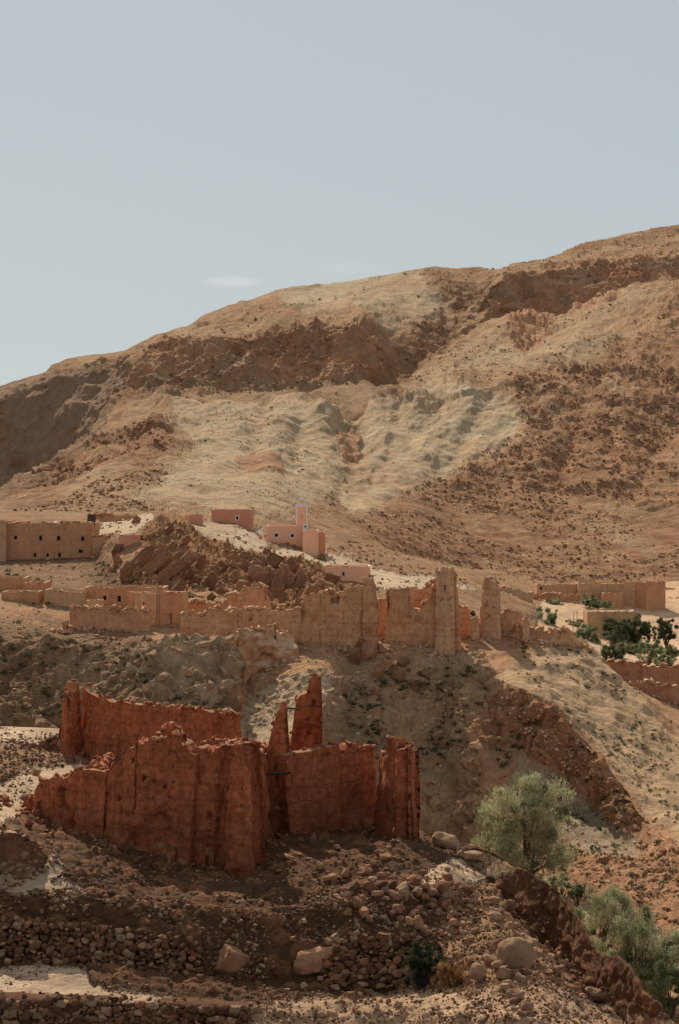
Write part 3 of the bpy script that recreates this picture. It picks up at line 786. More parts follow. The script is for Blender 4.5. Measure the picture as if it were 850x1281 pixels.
M_GRYW = mat_plain('pale_farm_wall', (0.46,0.36,0.27), (0.36,0.27,0.19), .6)
M_MET = mat_plain('grey_metal', (0.55,0.50,0.46), (0.45,0.42,0.40), 1, .5)

# ------------------------------------------------------------------ ruined wall builder
def ruin_wall(name, st, th, mat, parent=None, res=.25, jag=.25, er=.16, dents=(), below=2.5, batter=.06, seed=0, taper=.5, base_bulge=.5, loc=None, clods=1.0):
    """st: (px, top row, base row, D) along the face.  A closed slab with worn surface and broken top."""
    px = np.array([s[0] for s in st], float); D = np.array([s[3] for s in st], float)
    X = WX(px, D); T = WZ(np.array([s[1] for s in st], float), D); B = WZ(np.array([s[2] for s in st], float), D)-below
    L = np.concatenate([[0], np.cumsum(np.hypot(np.diff(X), np.diff(D)))])
    n = max(4, int(L[-1]/res)+1); s = np.linspace(0, L[-1], n)
    s = np.sort(np.unique(np.concatenate([s, L])))
    n = len(s)
    x = np.interp(s, L, X); y = np.interp(s, L, D); top = np.interp(s, L, T); bot = np.interp(s, L, B)
    st2 = np.floor(s/(res*3.3)+seed)
    top = top+jag*(.55*perlin(s*1.3+seed*7.7, 3.1, 5.5)+.9*perlin(st2*1.37+seed*3.3, 9.1, .5)*1.0+.25*perlin(s/res*.6, 1.5, seed))
    top = np.maximum(top, bot+.3)
    dx = np.gradient(x, s); dy = np.gradient(y, s)
    dx, dy = blur(dx, 1, 0), blur(dy, 1, 0); nn = np.hypot(dx, dy); nx, ny = dy/nn, -dx/nn    # faces the camera (-y)
    H = (top-bot).max(); nv = max(4, int(H/res)+1)
    t = np.linspace(0, 1, nv)[None, :]
    z = bot[:, None]+(top-bot)[:, None]*t
    hrel = (z-bot[:, None]-below)
    lean = batter*np.maximum(0, (top[:, None]-z))
    bulge = base_bulge*np.exp(-np.maximum(hrel, 0)/.8)
    def face(side):
        off = th/2*(1-(1-taper)*np.clip(t, 0, 1)**2*.6) + lean*.6
        if side > 0: off = off+bulge*.5*(.6+.8*perlin(s*.6+seed, 0*s, 0*s+2.2))[:, None]
        o = off*side
        A = np.stack([x[:,None]+nx[:,None]*(o+(-th/2)), y[:,None]+ny[:,None]*(o-th/2), z], -1)
        # worn surface: vertical gullies, lumps
        if er > 0:
            e = er*(1.1*fbm(A[...,0]*1.0+seed, A[...,1], A[...,2]*.22, 1.8, 4, seed=seed+1.)+.8*fbm(A[...,0], A[...,1], A[...,2], 2.2, 4, .6, seed=seed+2.))
            wd_, wi_ = worley(A[...,0], A[...,1]*.5, A[...,2]*1.2, max(res*5, .8), 7+int(seed))
            e += er*1.3*(wi_-.5)*sstep(.75,.35,wd_)+er*.6*perlin(A[...,0]/(res*2.2), A[...,1]/(res*2.2), A[...,2]/(res*2.2))
            e -= er*1.5*sstep(.15,.55, fbm(A[...,0], A[...,1], A[...,2], 3.5, 3, seed=seed+4.))
            A[..., 0] += nx[:,None]*e*side; A[..., 1] += ny[:,None]*e*side
        return A
    Fr = face(1); Bk = face(-1)
    for (dpx, dpy, dw, dh, dd) in dents:
        ppx = Fr[...,0]/Fr[...,1]*F+425; ppy = H0+(CZ-Fr[...,2])/Fr[...,1]*F
        m = (np.abs(ppx-dpx) < dw/2) & (np.abs(ppy-dpy) < dh/2)
        Fr[..., 0] -= nx[:,None]*m*dd; Fr[..., 1] -= ny[:,None]*m*dd
    mb = MB()
    uvF = np.stack([np.broadcast_to(s[:,None], z.shape), z], -1)
    mb.grid(Fr, uvF)
    mb.grid(Bk, uvF, flip=True)
    mid = (Fr[:, -1]+Bk[:, -1])/2; mid[:, 2] += .06*np.abs(perlin(s*2, 1., seed))
    mid = mid+0
    topg = np.stack([Fr[:, -1], mid, Bk[:, -1]], 1); mb.grid(topg, flip=False)
    for i, fl in ((0, True), (-1, False)):
        mm = (Fr[i]+Bk[i])/2; mm += (0.12*np.array([perlin(z[i]*1.7, seed, 4.4), perlin(z[i]*1.7, seed, 8.4), 0*z[i]])).T
        mb.grid(np.stack([Fr[i], mm, Bk[i]], 0), np.stack([np.stack([np.full(nv, k*th/2), z[i]], -1) for k in range(3)], 0), flip=not fl)
    if clods:
        rg = np.random.default_rng(int(seed*7+3)); nt_ = int(L[-1]/(res*1.1)*clods)
        cube = np.array([(-1,-1,-1),(1,-1,-1),(1,1,-1),(-1,1,-1),(-1,-1,1),(1,-1,1),(1,1,1),(-1,1,1)], float)*.5
        cf = np.array([(0,3,2,1),(4,5,6,7),(0,1,5,4),(1,2,6,5),(2,3,7,6),(3,0,4,7)])
        for q in range(nt_*2):
            i = rg.integers(0, n); sz = res*rg.uniform(.5, 1.7)
            if q % 2 == 0:
                c = Fr[i, -1]*(1-(w_ := rg.random()))+Bk[i, -1]*w_; c = c+np.array([0,0,sz*.2])
            else:
                dd = abs(rg.normal())*1.1; c = np.array([x[i]+nx[i]*(th*.35+dd), y[i]+ny[i]*(th*.35+dd), 0]); c[2] = gz(c[0], c[1])+sz*.15
            vv = (cube*(1+.35*rg.normal(size=(8,3)))*np.array([1.2,1,.75])*sz)@rotm(rg.normal()*.5, rg.normal()*.5, rg.uniform(0,6.3)).T+c
            mb.v.append(vv); mb.f.append(cf+mb.n); mb.n += 8; mb.uv.append(np.stack([vv[:,0], vv[:,2]], -1))
    return mb.build(name, mat, parent, loc=loc)

def root_at(name, px, py, D, label, cat, group=None):
    return empty(name, (float(WX(px, D)), float(D), float(WZ(py, D))), label, cat, group)

# ------------------------------------------------------------------ foreground ruin
kr = root_at('ruined_kasbah', 250, 1095, 110, 'roofless red mud kasbah ruin with two broken pinnacles above the dark rubble yard', 'ruin')
W = lambda nm, st, th, **k: ruin_wall(nm, st, th, k.pop('mat', M_RED), k.pop('parent', kr), **k)
W('wall', [(15,1019,1030,115),(22,1010,1033,114.5),(31,1003,1036,113.5),(44,988,1042,112),(50,979,1044,111.5),(62,975,1048,111),(72,972,1050,110.5),(84,970,1053,110),(97,968,1056,109.5)], .8,
  res=.2, jag=.25, er=.18, dents=[(48,1018,4,26,.7),(77,998,6,24,.75),(60,1030,3,14,.5),(36,1020,2,10,.4)], seed=1)
W('wall', [(94,963,1058,109.2),(110,962,1062,108.9),(131,965,1068,108.6)], 1.0, res=.2, jag=.12, er=.13, seed=2)
W('facade', [(129,975,1072,108.6),(134,966,1074,108.4),(145,952,1080,108),(153,941,1085,107.8),(160,938,1086,107.7),(168,930,1088,107.5),(178,929,1090,107.4),(188,925,1090,107.3),(200,926,1091,107.2),(212,920,1092,107.1),(219,923,1092,107),(222,934,1092,107),(228,942,1094,106.9),(236,945,1095,106.8),(240,946,1096,106.7)], 2.2,
  res=.14, jag=.45, er=.17, seed=3, base_bulge=2.6, dents=[(150,1000,4,5,.3),(166,952,3,5,.4),(205,985,2.5,4,.4),(180,975,2.5,4,.4)])
W('facade', [(238,941,1096,107.3),(250,939,1098,107.1),(262,935,1100,106.9),(272,937,1102,106.7),(286,935,1104,106.5)], 2.0, res=.14, jag=.3, er=.15, seed=4, base_bulge=1.0,
  dents=[(241,1030,4,26,.5),(262,1022,4,10,.5)])
W('buttress', [(283,936,1110,105.4),(290,934,1111,104.9),(306,933,1112,104.8),(315,935,1112,105.3)], 2.2, res=.16, jag=.15, er=.13, seed=5, base_bulge=.8, batter=.05)
W('return_wall', [(316,937,1108,106.5),(322,943,1095,110),(330,946,1075,114),(336,941,1066,117)], .9, res=.2, jag=.5, er=.2, seed=6)
W('pinnacle', [(331,950,1066,117),(334,938,1066,117),(340,915,1066,117),(345,896,1066,117),(350,884,1066,117),(353,877,1066,117),(357,878,1066,117),(359,890,1066,117),(361,922,1066,117),(363,940,1066,117),(366,944,1066,117)], 1.0,
  res=.13, jag=.12, er=.14, seed=7, dents=[(353,974,12,9,1.1),(345,960,3,5,.4)], base_bulge=.5, taper=.8)
W('pinnacle', [(362,941,1000,121),(365,920,1000,121),(368,896,1000,121),(371,876,1000,121),(377,870,1000,121),(384,868,1000,121),(387,852,1000,121),(390,847,1000,121),(401,846,1000,121),(403.5,852,1000,121),(403.5,900,1000,121),(402,940,1000,121)], 2.0,
  res=.14, jag=.1, er=.12, seed=8, dents=[(394,905,2.5,32,.9),(392,880,2,8,.4)], base_bulge=.2, taper=.9, batter=.02)
W('wall', [(361,944,1068,116),(370,942,1066,116.3),(390,939,1060,117.2),(400,937,1055,117.6),(412,936,1050,118),(426,932,1045,118.5),(428,938,1045,118.6),(430,948,1045,118.7),(434,942,1042,118.9),(437,933,1040,119),(444,930,1038,119.2),(450,934,1036,119.5),(456,937,1034,119.7),(471,935,1030,120)], 1.3,
  res=.17, jag=.12, er=.1, seed=9, base_bulge=.8)
W('corner_tower', [(471,943,1034,119.5),(478,943,1040,118),(481,940,1045,117),(482,925,1045,116.8),(487,923,1046,116),(491,925,1046,115.6),(492,938,1048,115.4),(496,938,1060,114.6)], 1.0, res=.17, jag=.12, er=.12, seed=10)
W('corner_tower', [(495,939,1085,114.3),(503,937,1090,114.2),(506,944,1090,114.1),(510,938,1092,114.0),(518,941,1096,114.0),(525,943,1100,114.2)], 2.6, res=.17, jag=.14, er=.14, seed=11, dents=[(506,955,2,20,.4),(512,1000,2,10,.3)], base_bulge=.4, batter=.01)
W('inner_wall', [(200,928,950,113),(204,916,950,113),(211,906,950,113),(218,905,950,113),(222,912,950,113),(226,922,950,113),(238,930,950,113)], 1.2, res=.2, jag=.15, er=.2, seed=12)
W('inner_wall', [(240,932,960,122),(262,929,960,121),(282,931,960,120),(300,928,960,119),(318,934,960,118),(332,941,960,117.5)], .8, res=.2, jag=.35, er=.2, seed=13)
W('inner_wall', [(131,966,1040,110),(137,958,1020,115),(142,952,1000,120),(146,945,980,124)], .8, res=.25, jag=.4, er=.2, seed=14)
mb = MB(); mb.tube((WX(356,118), 118, WZ(886,118)), (WX(373,120), 120, WZ(886.5,120)), .07, .06); mb.build('beam', M_DWOOD, kr)
mb = MB(); mb.tube((WX(334,116.5), 116.2, WZ(967,116.5)), (WX(364,116.2), 116.0, WZ(966,116.2)), .09, .09); mb.build('lintel', M_DWOOD, kr)

bw = root_at('ruined_wall', 185, 922, 132, 'long low red mud wall with a stepped broken left corner behind the kasbah ruin', 'ruined wall')
ruin_wall('wall', [(101,858,918,137),(104,862,918,136.8),(108,866,918,136.5),(118,872,919,136),(126,876,920,135.5),(160,880,922,134),(212,885,925,131.5),(250,889,928,130),(280,892,930,129),(289,894,931,128.5)], .9, M_RED, bw, res=.2, jag=.1, er=.1, seed=20, base_bulge=.3)
ruin_wall('corner_pier', [(84,880,912,135.5),(88,872,912,135.6),(94,872,913,136),(98,864,915,136.4),(102,858,916,136.8)], 1.2, M_RED, bw, res=.2, jag=.3, er=.22, seed=21, base_bulge=.3)

W('wall', [(-14,1034,1052,117),(-4,1026,1050,116.5),(6,1028,1048,116),(16,1021,1045,115.3)], .8, res=.2, jag=.4, er=.18, seed=15)
# round enclosure at the left edge
rw = root_at('round_wall', 20, 1095, 97, 'low curved red earth wall of a round enclosure at the left edge', 'stone wall')
ruin_wall('wall', [(-60,1048,1085,99),(-25,1043,1090,98),(0,1042,1094,97.4),(22,1045,1094,97.2),(40,1050,1093,97.4),(52,1057,1090,98),(58,1064,1084,99)], .8, M_BANK, rw, res=.12, jag=.15, er=.22, seed=33, base_bulge=.6)

# ------------------------------------------------------------------ middle kasbah
kk = root_at('ruined_kasbah', 470, 806, 285, 'tall tan mud kasbah ruin with crenellated tower standing on the rocky ledge', 'ruin')
K = lambda nm, st, th, **k: ruin_wall(nm, st, th, k.pop('mat', M_KAS), k.pop('parent', kk), res=k.pop('res', .38), **k)
K('wall', [(375,765,797,283),(378,756,798,283),(383,748,799,283),(391,743,800,282.8),(398,742,802,282.6),(406,741,803,282.4)], 1.6, jag=.3, er=.28, seed=40)
K('wall', [(402,742,806,282.3),(415,741,808,282.2),(425,741,809,282.1),(434,740,809,282.0)], 1.6, jag=.25, er=.25, seed=41, dents=[(419,752,9,8,1.0)])
K('tower', [(431,738,808,281.8),(440,735,808,281.8),(448,735,806,281.9),(456,734,805,282)], 2.0, jag=.3, er=.3, seed=42)
K('tower', [(454,724,805,281.4),(458,722,803,281.3),(463,723,800,281.2),(468,722,800,281.3),(470,731,799,281.2),(473,741,797,281.4),(476,755,796,281.8)], 3, jag=.3, er=.3, seed=43, batter=.03)
K('inner_wall', [(464,760,800,288),(475,752,800,288),(486,748,800,288)], 1, jag=.4, er=.3, seed=44)
K('wall', [(482,743,804,283.5),(485,739,805,283.3),(496,738,806,283),(505,737,806,282.8),(511,736,806,282.7),(513,748,806,282.6),(515,759,806,282.5),(520,765,806,282.5),(526,763,806,282.4),(531,756,806,282.3),(537,750,806,282.2),(541,740,806,282.1),(545,730,806,282)], 1.6, jag=.3, er=.3, seed=45)
K('inner_wall', [(505,741,790,292),(520,737,790,292),(530,735,790,292),(541,728,790,292),(548,726,790,292)], 1.2, jag=.5, er=.35, seed=46, mat=M_KAS)
K('tower', [(545,714,808,280.6),(557,714,809,280.2),(569,715,810,280.4)], 3.6, jag=.12, er=.15, seed=47, below=5, mat=M_TOW, batter=.02, dents=[(557,735,2,4,.8),(552,750,1.6,3,.5),(562,750,1.6,3,.5)])
for i, (a, b) in enumerate([(545.3,548.5),(551.5,555),(558.5,562),(565.2,568.8)]):
    K('merlon', [(a,710.8,716,280.9),((a+b)/2,709.6,716,280.8),(b,711,716,280.9)], .8, jag=.05, er=.06, seed=48+i, mat=M_TOW, below=.2, base_bulge=0, res=.2, clods=0)
K('side_wall', [(570.5,716,805,281.5),(572,722,804,284)], 1.0, jag=.2, er=.2, seed=53, mat=M_KAS)
K('wall', [(571,758,800,290),(580,760,798,291),(589,762,797,292)], 1, jag=.3, er=.2, seed=54)
K('rubble_mound', [(280,796,850,276),(288,789,855,275.5),(300,786,858,275),(315,785,852,275),(330,788,816,275),(345,787,816,275),(360,790,815,275.5),(372,799,813,276)], 4.5, jag=.8, er=.8, seed=55, taper=.2, base_bulge=1.5, batter=.4)
K('wall', [(296,763,790,284),(310,762,790,283.6),(330,763,790,283.3),(350,763,790,283),(377,762,790,283)], 1.2, jag=.15, er=.15, seed=56, dents=[(313.5,775,3.5,4,.9),(344.5,782,3.5,4,.9)])
K('wall', [(284,746,770,290),(291,743,770,290),(301,742,770,290),(302,737,770,290),(312,735,770,290),(325,735,770,290),(333,734,770,290),(338,736,770,291)], 1.5, jag=.25, er=.2, seed=57)
K('wall', [(226,768,792,284),(240,766,793,283.5),(252,770,793,283.2),(262,765,793,283),(272,762,793,283),(284,764,793,283.2),(297,762,792,283.6)], 1.3, jag=.35, er=.3, seed=58)

t2 = root_at('watchtower', 614, 793, 290, 'isolated slender mud tower with slit openings and a slanting broken top', 'tower')
ruin_wall('tower', [(600.5,730,792,290),(602,725,792,289.6),(606,723,793,289.2),(611,724,793,289),(617,727,793,288.8),(622,731,793,288.7),(627,736,793,288.8)], 3.4, M_TOW, t2, res=.3, jag=.15, er=.15, seed=60, batter=.03,
          dents=[(608,757,1.3,5,.5),(618,756,1.3,6,.5),(611,772,1.3,4,.5),(606,744,1.1,3,.4)])
p1 = root_at('mud_pillar', 594, 791, 288, 'small stub of a mud pillar left of the slender slit tower', 'pillar')
ruin_wall('pillar', [(589.5,775,790,288),(592,772,790,288),(597,772,790,288),(600,776,790,288)], 1.2, M_TOW, p1, res=.25, jag=.1, er=.1, seed=61)
p1 = root_at('mud_pillar', 658, 786, 288, 'small mud pillar stub at the right end of the low wall by the slit tower', 'pillar')
ruin_wall('pillar', [(654,775,786,288),(658,773,786,288),(663,776,786,288)], 1.2, M_TOW, p1, res=.25, jag=.1, er=.1, seed=62)
p1 = root_at('mud_wall', 640, 784, 290, 'short tan mud wall joining the slit tower on its right side', 'wall')
ruin_wall('wall', [(627,768,785,290.5),(635,765,785,290.8),(645,767,785,291),(654,766,785,291)], 1, M_KAS, p1, res=.3, jag=.3, er=.2, seed=63)
p1 = root_at('ruined_wall', 685, 800, 291, 'crumbled mud rampart remains along the top of the right spur', 'ruined wall')
ruin_wall('wall', [(640,790,806,289),(648,786,807,288.5),(658,784,808,288.3),(668,787,808,288),(678,785,808,288),(690,788,808,288),(702,787,808,288.5),(712,789,808,289),(722,795,808,290),(728,802,808,291)], 1.6, M_KAS, p1, res=.35, jag=.7, er=.4, seed=64, base_bulge=1.5)

# ------------------------------------------------------------------ intact houses
def house(name, a, b, top, base, label, mat, depth=7, D=None, dD=0, wins=(), group=None, cat='house', below=2.0, par=.35, wob=.07, roofm=None, root=None, part='wall', frame=None, ww=4.4, wh=5.4, topr=None):
    """a..b photo columns of the front; D distance of its left corner, dD how much farther its right corner stands"""
    if D is None: D = pick((a+b)/2, base)[1]
    D0, D1 = D, D+dD
    A = np.array([WX(a, D0), D0]); B = np.array([WX(b, D1), D1]); L = np.linalg.norm(B-A); e = (B-A)/L; n = np.array([-e[1], e[0]])   # n points away from camera
    zt = WZ(top, (D0+D1)/2); zb = WZ(base, (D0+D1)/2); z0 = zb-below
    zt2 = zt if topr is None else WZ(topr, D1)
    if root is None:
        root = empty(name, (float(A[0]+e[0]*L/2), float(A[1]+e[1]*L/2), float(zb)), label, cat, group)
    def G(s, t, z):
        s, t, z = np.broadcast_arrays(np.asarray(s, float), np.asarray(t, float), np.asarray(z, float))
        zz = z+(zt2-zt)*(s/L)*(z > zb+.5)
        return np.stack([A[0]+e[0]*s+n[0]*t, A[1]+e[1]*s+n[1]*t, zz], -1)
    wr = []
    for w in wins:
        wx, wy = w[0], w[1]; w_, h_ = (w[2], w[3]) if len(w) > 3 else (ww, wh); typ = w[4] if len(w) > 4 else 'window'
        q = (wx-425)/F; s = (q*A[1]-A[0])/(e[0]-q*e[1]); Dm = A[1]+e[1]*s; z = WZ(wy, Dm)
        hw, hh = w_/2/F*Dm*(1+.22*math.sin(wx*7.1)), h_/2/F*Dm*(1+.18*math.sin(wx*3.7+1))
        wr.append((s-hw, s+hw, max(z-hh, zb-1.5), z+hh, typ))
    S = set(np.linspace(0, L, max(2, int(L/.9)))); Z = set(np.linspace(z0, zt, max(3, int((zt-z0)/.8))))
    for r in wr: S |= {r[0], r[1]}; Z |= {r[2], r[3]}
    S = np.array(sorted(S)); Z = np.array(sorted(Z))
    keep = [0]; 
    S = S[np.concatenate([[True], np.diff(S) > 1e-4])]; Z = Z[np.concatenate([[True], np.diff(Z) > 1e-4])]
    sm = (S[:-1]+S[1:])/2; zm = (Z[:-1]+Z[1:])/2; skip = np.zeros((len(sm), len(zm)), bool)
    for r in wr: skip |= ((sm > r[0]) & (sm < r[1]))[:, None] & ((zm > r[2]) & (zm < r[3]))[None, :]
    mb = MB(); f = G(S[:, None], 0, Z[None, :]); mb.grid(f, np.stack(np.broadcast_arrays(S[:, None], Z[None, :]), -1), skip=skip)
    for r in wr:
        sA, sB, zA, zB, _ = r; dpt = .45
        for q4 in (((sA,0,zA),(sA,dpt,zA),(sA,dpt,zB),(sA,0,zB)), ((sB,dpt,zA),(sB,0,zA),(sB,0,zB),(sB,dpt,zB)), ((sA,0,zA),(sB,0,zA),(sB,dpt,zA),(sA,dpt,zA)), ((sA,dpt,zB),(sB,dpt,zB),(sB,0,zB),(sA,0,zB))):
            mb.grid(np.array([[G(*q4[0]), G(*q4[3])], [G(*q4[1]), G(*q4[2])]]))
    T = np.linspace(0, depth, max(3, int(depth/1.0)))
    mb.grid(G(0, T[:, None], Z[None, :]), np.stack(np.broadcast_arrays(T[:, None], Z[None, :]), -1), flip=True)
    mb.grid(G(L, T[:, None], Z[None, :]), np.stack(np.broadcast_arrays(T[:, None], Z[None, :]), -1))
    mb.grid(G(S[:, None], depth, Z[None, :]), np.stack(np.broadcast_arrays(S[:, None], Z[None, :]), -1), flip=True)
    # parapet top ring and inner faces
    th = .38; zr = zt-par
    si = np.clip(S, th, L-th); ti = np.clip(T, th, depth-th)
    mb.grid(np.stack([G(S, 0, zt), G(si, th, zt), G(si, th, zr-.1)], 1))
    mb.grid(np.stack([G(S, depth, zt), G(si, depth-th, zt), G(si, depth-th, zr-.1)], 1), flip=True)
    mb.grid(np.stack([G(0, T, zt), G(th, ti, zt), G(th, ti, zr-.1)], 1), flip=True)
    mb.grid(np.stack([G(L, T, zt), G(L-th, ti, zt), G(L-th, ti, zr-.1)], 1))
    if wob > .045:
        rg = np.random.default_rng(int(abs(a)*7+top)); cube = np.array([(-1,-1,-1),(1,-1,-1),(1,1,-1),(-1,1,-1),(-1,-1,1),(1,-1,1),(1,1,1),(-1,1,1)], float)*.5
        cf = np.array([(0,3,2,1),(4,5,6,7),(0,1,5,4),(1,2,6,5),(2,3,7,6),(3,0,4,7)])
        for q in range(int(L*1.6)):
            c = G(rg.uniform(.2, L-.2), rg.uniform(.1, .3), zt+.04); sz = rg.uniform(.15, .42)
            vv = (cube*(1+.3*rg.normal(size=(8,3)))*np.array([1.6,1,.55])*sz)@rotm(rg.normal()*.2, rg.normal()*.2, rg.normal()*.6).T+c
            mb.v.append(vv); mb.f.append(cf+mb.n); mb.n += 8; mb.uv.append(np.stack([vv[:,0], vv[:,2]], -1))
    mb.build(part, mat, root, wob=wob*1.6, wl=2.5)
    rb = MB(); rb.grid(G(np.linspace(th*.8, L-th*.8, 8)[:, None], np.linspace(th*.8, depth-th*.8, 6)[None, :], zr)); rb.build('roof', roofm or M_ROOF, root, wob=.05)
    for r in wr:
        sA, sB, zA, zB, typ = r
        fb = MB(); k = .13 if frame else .05; pr = -.05 if frame else .12
        def bar(s0, s1, za, zb2):
            c = [G(s_, t_, z_) for s_ in (s0, s1) for t_ in (pr, .3) for z_ in (za, zb2)]
            c = np.array(c).reshape(2, 2, 2, 3)
            fb.grid(np.array([[c[0,0,0], c[0,0,1]], [c[1,0,0], c[1,0,1]]]))
            fb.grid(np.array([[c[0,1,0], c[0,1,1]], [c[0,0,0], c[0,0,1]]])); fb.grid(np.array([[c[1,0,0], c[1,0,1]], [c[1,1,0], c[1,1,1]]]))
            fb.grid(np.array([[c[0,0,1], c[0,1,1]], [c[1,0,1], c[1,1,1]]])); fb.grid(np.array([[c[0,1,0], c[0,0,0]], [c[1,1,0], c[1,0,0]]]))
        bar(sA-k, sA+.06, zA-k, zB+k); bar(sB-.06, sB+k, zA-k, zB+k); bar(sA+.06, sB-.06, zB-.06, zB+k); bar(sA+.06, sB-.06, zA-k, zA+.06)
        fo_ = fb.build(typ, frame or M_WOOD, root)
        pb = MB(); pb.grid(G(np.array([sA, (sA+sB)/2, sB])[:, None], .36, np.array([zA, zB])[None, :]))
        pn = pb.build('pane' if typ == 'window' else 'door_leaf', M_DARK, fo_, loc=root.location)
        pn.location = (0, 0, 0)
    return root, G, L, (zb, zt)

# big two-storey house on the left ledge
hb, G, L, _ = house('village_house', 7, 115, 655, 701, 'large two-storey mud house with two rows of small windows on the left ledge', M_ADO, depth=12, D=374,
   wins=[(20,672.5),(51,673),(73.5,673.5),(103.5,674),(44,694.5,4.4,5),(60,694.5,4.4,5),(75,694.5,4.4,5),(101,689.5,4.4,5)], par=.8, frame=None, below=4)
house('x', -30, 7.6, 652, 702, '', M_ADP, depth=13, D=372.5, root=hb, part='wing', below=4)
def heap(name, px, py, D, w, h, mat, label, cat, seed, parent=None):
    v, f = rockshape(2, seed, .3, 6); k = D/F
    return mesh_np(name, v*np.array([w*k*.6, w*k*.5, h*k*.6]), f, mat, smooth=False)
def place(o, px, py, D, label, cat, group=None):
    o.location = (float(WX(px, D)), float(D), float(WZ(py, D))); return tag(o, label, cat, group)
place(heap('straw_heap', 0,0,378, 9, 6, M_WHT, '', '', 71), 70.6, 655, 378, 'pale heap of straw lying on the big two-storey house roof', 'straw heap')
mb = MB(); k = .15
for x in (0, 1.3): mb.box((x, 0, 0), (x+.15, .15, .7))
mb.box((0, 0, .7), (1.45, 1.2, 1.9)); mb.box((-.1, -.1, 1.9), (1.55, 1.3, 2.02))
place(mb.build('roof_shed', M_DWOOD), 109.5, 657, 377, 'small dark box shelter on the right end of the big house roof', 'shelter')
for i, (x, w, h, s) in enumerate([(22,30,5,72),(50,26,4,73),(92,22,5,74),(34,16,5,75),(82,12,6,76)]):
    place(heap('rubble_heap', 0,0,379, w, h, M_SLAB, '', '', s), x, 654, 380+i*.7, 'low heap of brown brushwood and earth on the big house roof', 'earth heap', 'earth heaps on the big house roof')

def wallthing(nm, st, th, mat, label, cat='wall', **k):
    m = st[len(st)//2]; r = root_at(nm, m[0], m[2], m[3], label, cat); ruin_wall('wall', st, th, mat, r, res=k.pop('res', .45), jag=k.pop('jag', .12), er=k.pop('er', .1), below=k.pop('below', 2), **k); return r
wallthing('compound_wall', [(114,645,655,440),(140,644,654,440),(171,645,653,440)], .6, M_ADO, 'long low brown wall on the skyline right of the big house', seed=81)
wallthing('compound_wall', [(116,671,680,372),(135,670,680,372),(152,671,680,372)], .6, M_ADO, 'short low mud wall beside the big house below the pale track', seed=82)
house('mud_hut', 150, 176, 669.5, 682, 'little brick-red flat hut just right of the short low mud wall', M_SAL2, depth=4, wob=.05)
house('mud_hut', 236, 253, 643.5, 656, 'tiny brick-red hut at the top of the rock outcrop', M_SAL2, depth=4, wob=.03)
hh, G, L, _ = house('village_house', 265, 316, 637.5, 656, 'long brick-red house with one pale framed window left of the mosque', M_SAL2, depth=7, wins=[(297,648,4,4.6)], frame=M_WHT, wob=.04)

# mosque ------------------------------------------------------------------
ms, G, L, (zb, zt) = house('mosque', 333.5, 379, 658, 680, 'salmon pink village mosque with a square minaret edged in white', M_SAL, depth=8, D=418, cat='mosque', wins=[(346,669.5,5,5.4),(366,670,5,5.4)], frame=M_WHT, wob=.02, par=.3, below=3)
house('x', 379, 398.5, 663.5, 689, '', M_SAL, depth=6.5, D=412, root=ms, part='annex', wob=.02, par=.25, below=2)
house('x', 398.6, 407, 666, 685, '', M_SAL2, depth=5, D=414.5, root=ms, part='annex', wob=.02, par=.2, below=2)
house('x', 370.5, 384.5, 631.5, 664, '', M_SAL, depth=2.3, D=421.5, root=ms, part='minaret', wob=.0, par=.3, below=.5)
k = 421.5/F; xm0, xm1 = WX(370.5,421.5), WX(384.5,421.5); zm0, zm1 = WZ(664,421.5), WZ(631.5,421.5)
mb = MB()
for x in (xm0-.04, xm1-.28):
    mb.box((x, 421.42, zm0+1.2), (x+.32, 421.47, zm1-.5))
mb.box((xm0-.05, 421.40, zm1-.45), (xm1+.05, 421.46, zm1+.06))
mb.build('white_edging', M_WHT, ms)
for x in (xm0, xm0+.52, xm0+1.04, xm1-.3):
    for yy in (421.5, 423.5):
        mb = MB(); w_ = .3; mb.box((x, yy, zm1+.003), (x+w_, yy+.3, zm1+.28)); mb.box((x+.08, yy+.08, zm1+.28), (x+w_-.08, yy+.22, zm1+.45)); mb.build('merlon', M_WHT, ms)
xc = (xm0+xm1)/2
mb = MB(); mb.box((xc-.42, 422.2, zm1-.3), (xc+.42, 423.04, zm1+.95)); mb.build('lantern', M_SAL, ms)
mb = MB(); mb.box((xc-.5, 422.12, zm1+.95), (xc+.5, 423.12, zm1+1.05)); t = np.linspace(0, 2*np.pi, 13); ph = np.linspace(0, np.pi/2, 6)
mb.grid(np.stack([xc+.4*np.cos(t)[:,None]*np.cos(ph)[None,:], 422.62+.4*np.sin(t)[:,None]*np.cos(ph)[None,:], zm1+1.05+.42*np.broadcast_to(np.sin(ph)[None,:], (13,6))], -1)); mb.tube((xc,422.62,zm1+1.45), (xc,422.62,zm1+1.95), .04, .02, 5); mb.build('dome', M_WHT, ms)
mb = MB(); mb.box((xc-.16, 421.38, zm0+2.6), (xc+.16, 421.43, zm0+3.3)); mb.build('niche', M_CRM, ms)
mb = MB(); mb.box((WX(379.3,417), 417.0, zt-1.2), (WX(385.5,417), 418.2, zt+.45)); mb.build('roof_turret', M_WHT, ms)
mb = MB(); mb.box((WX(381.4,417), 416.96, zt-.25), (WX(383.4,417), 417.1, zt+.1)); mb.build('roof_vent', M_DARK, ms)

house('village_house', 407, 463.5, 708, 727, 'low salmon pink house with two small windows just above the kasbah ruin', M_SAL, depth=6, wins=[(415,718,3.6,4.4),(430,718,3.6,4.4)], frame=M_CRM, wob=.05, par=.2, topr=708.5)

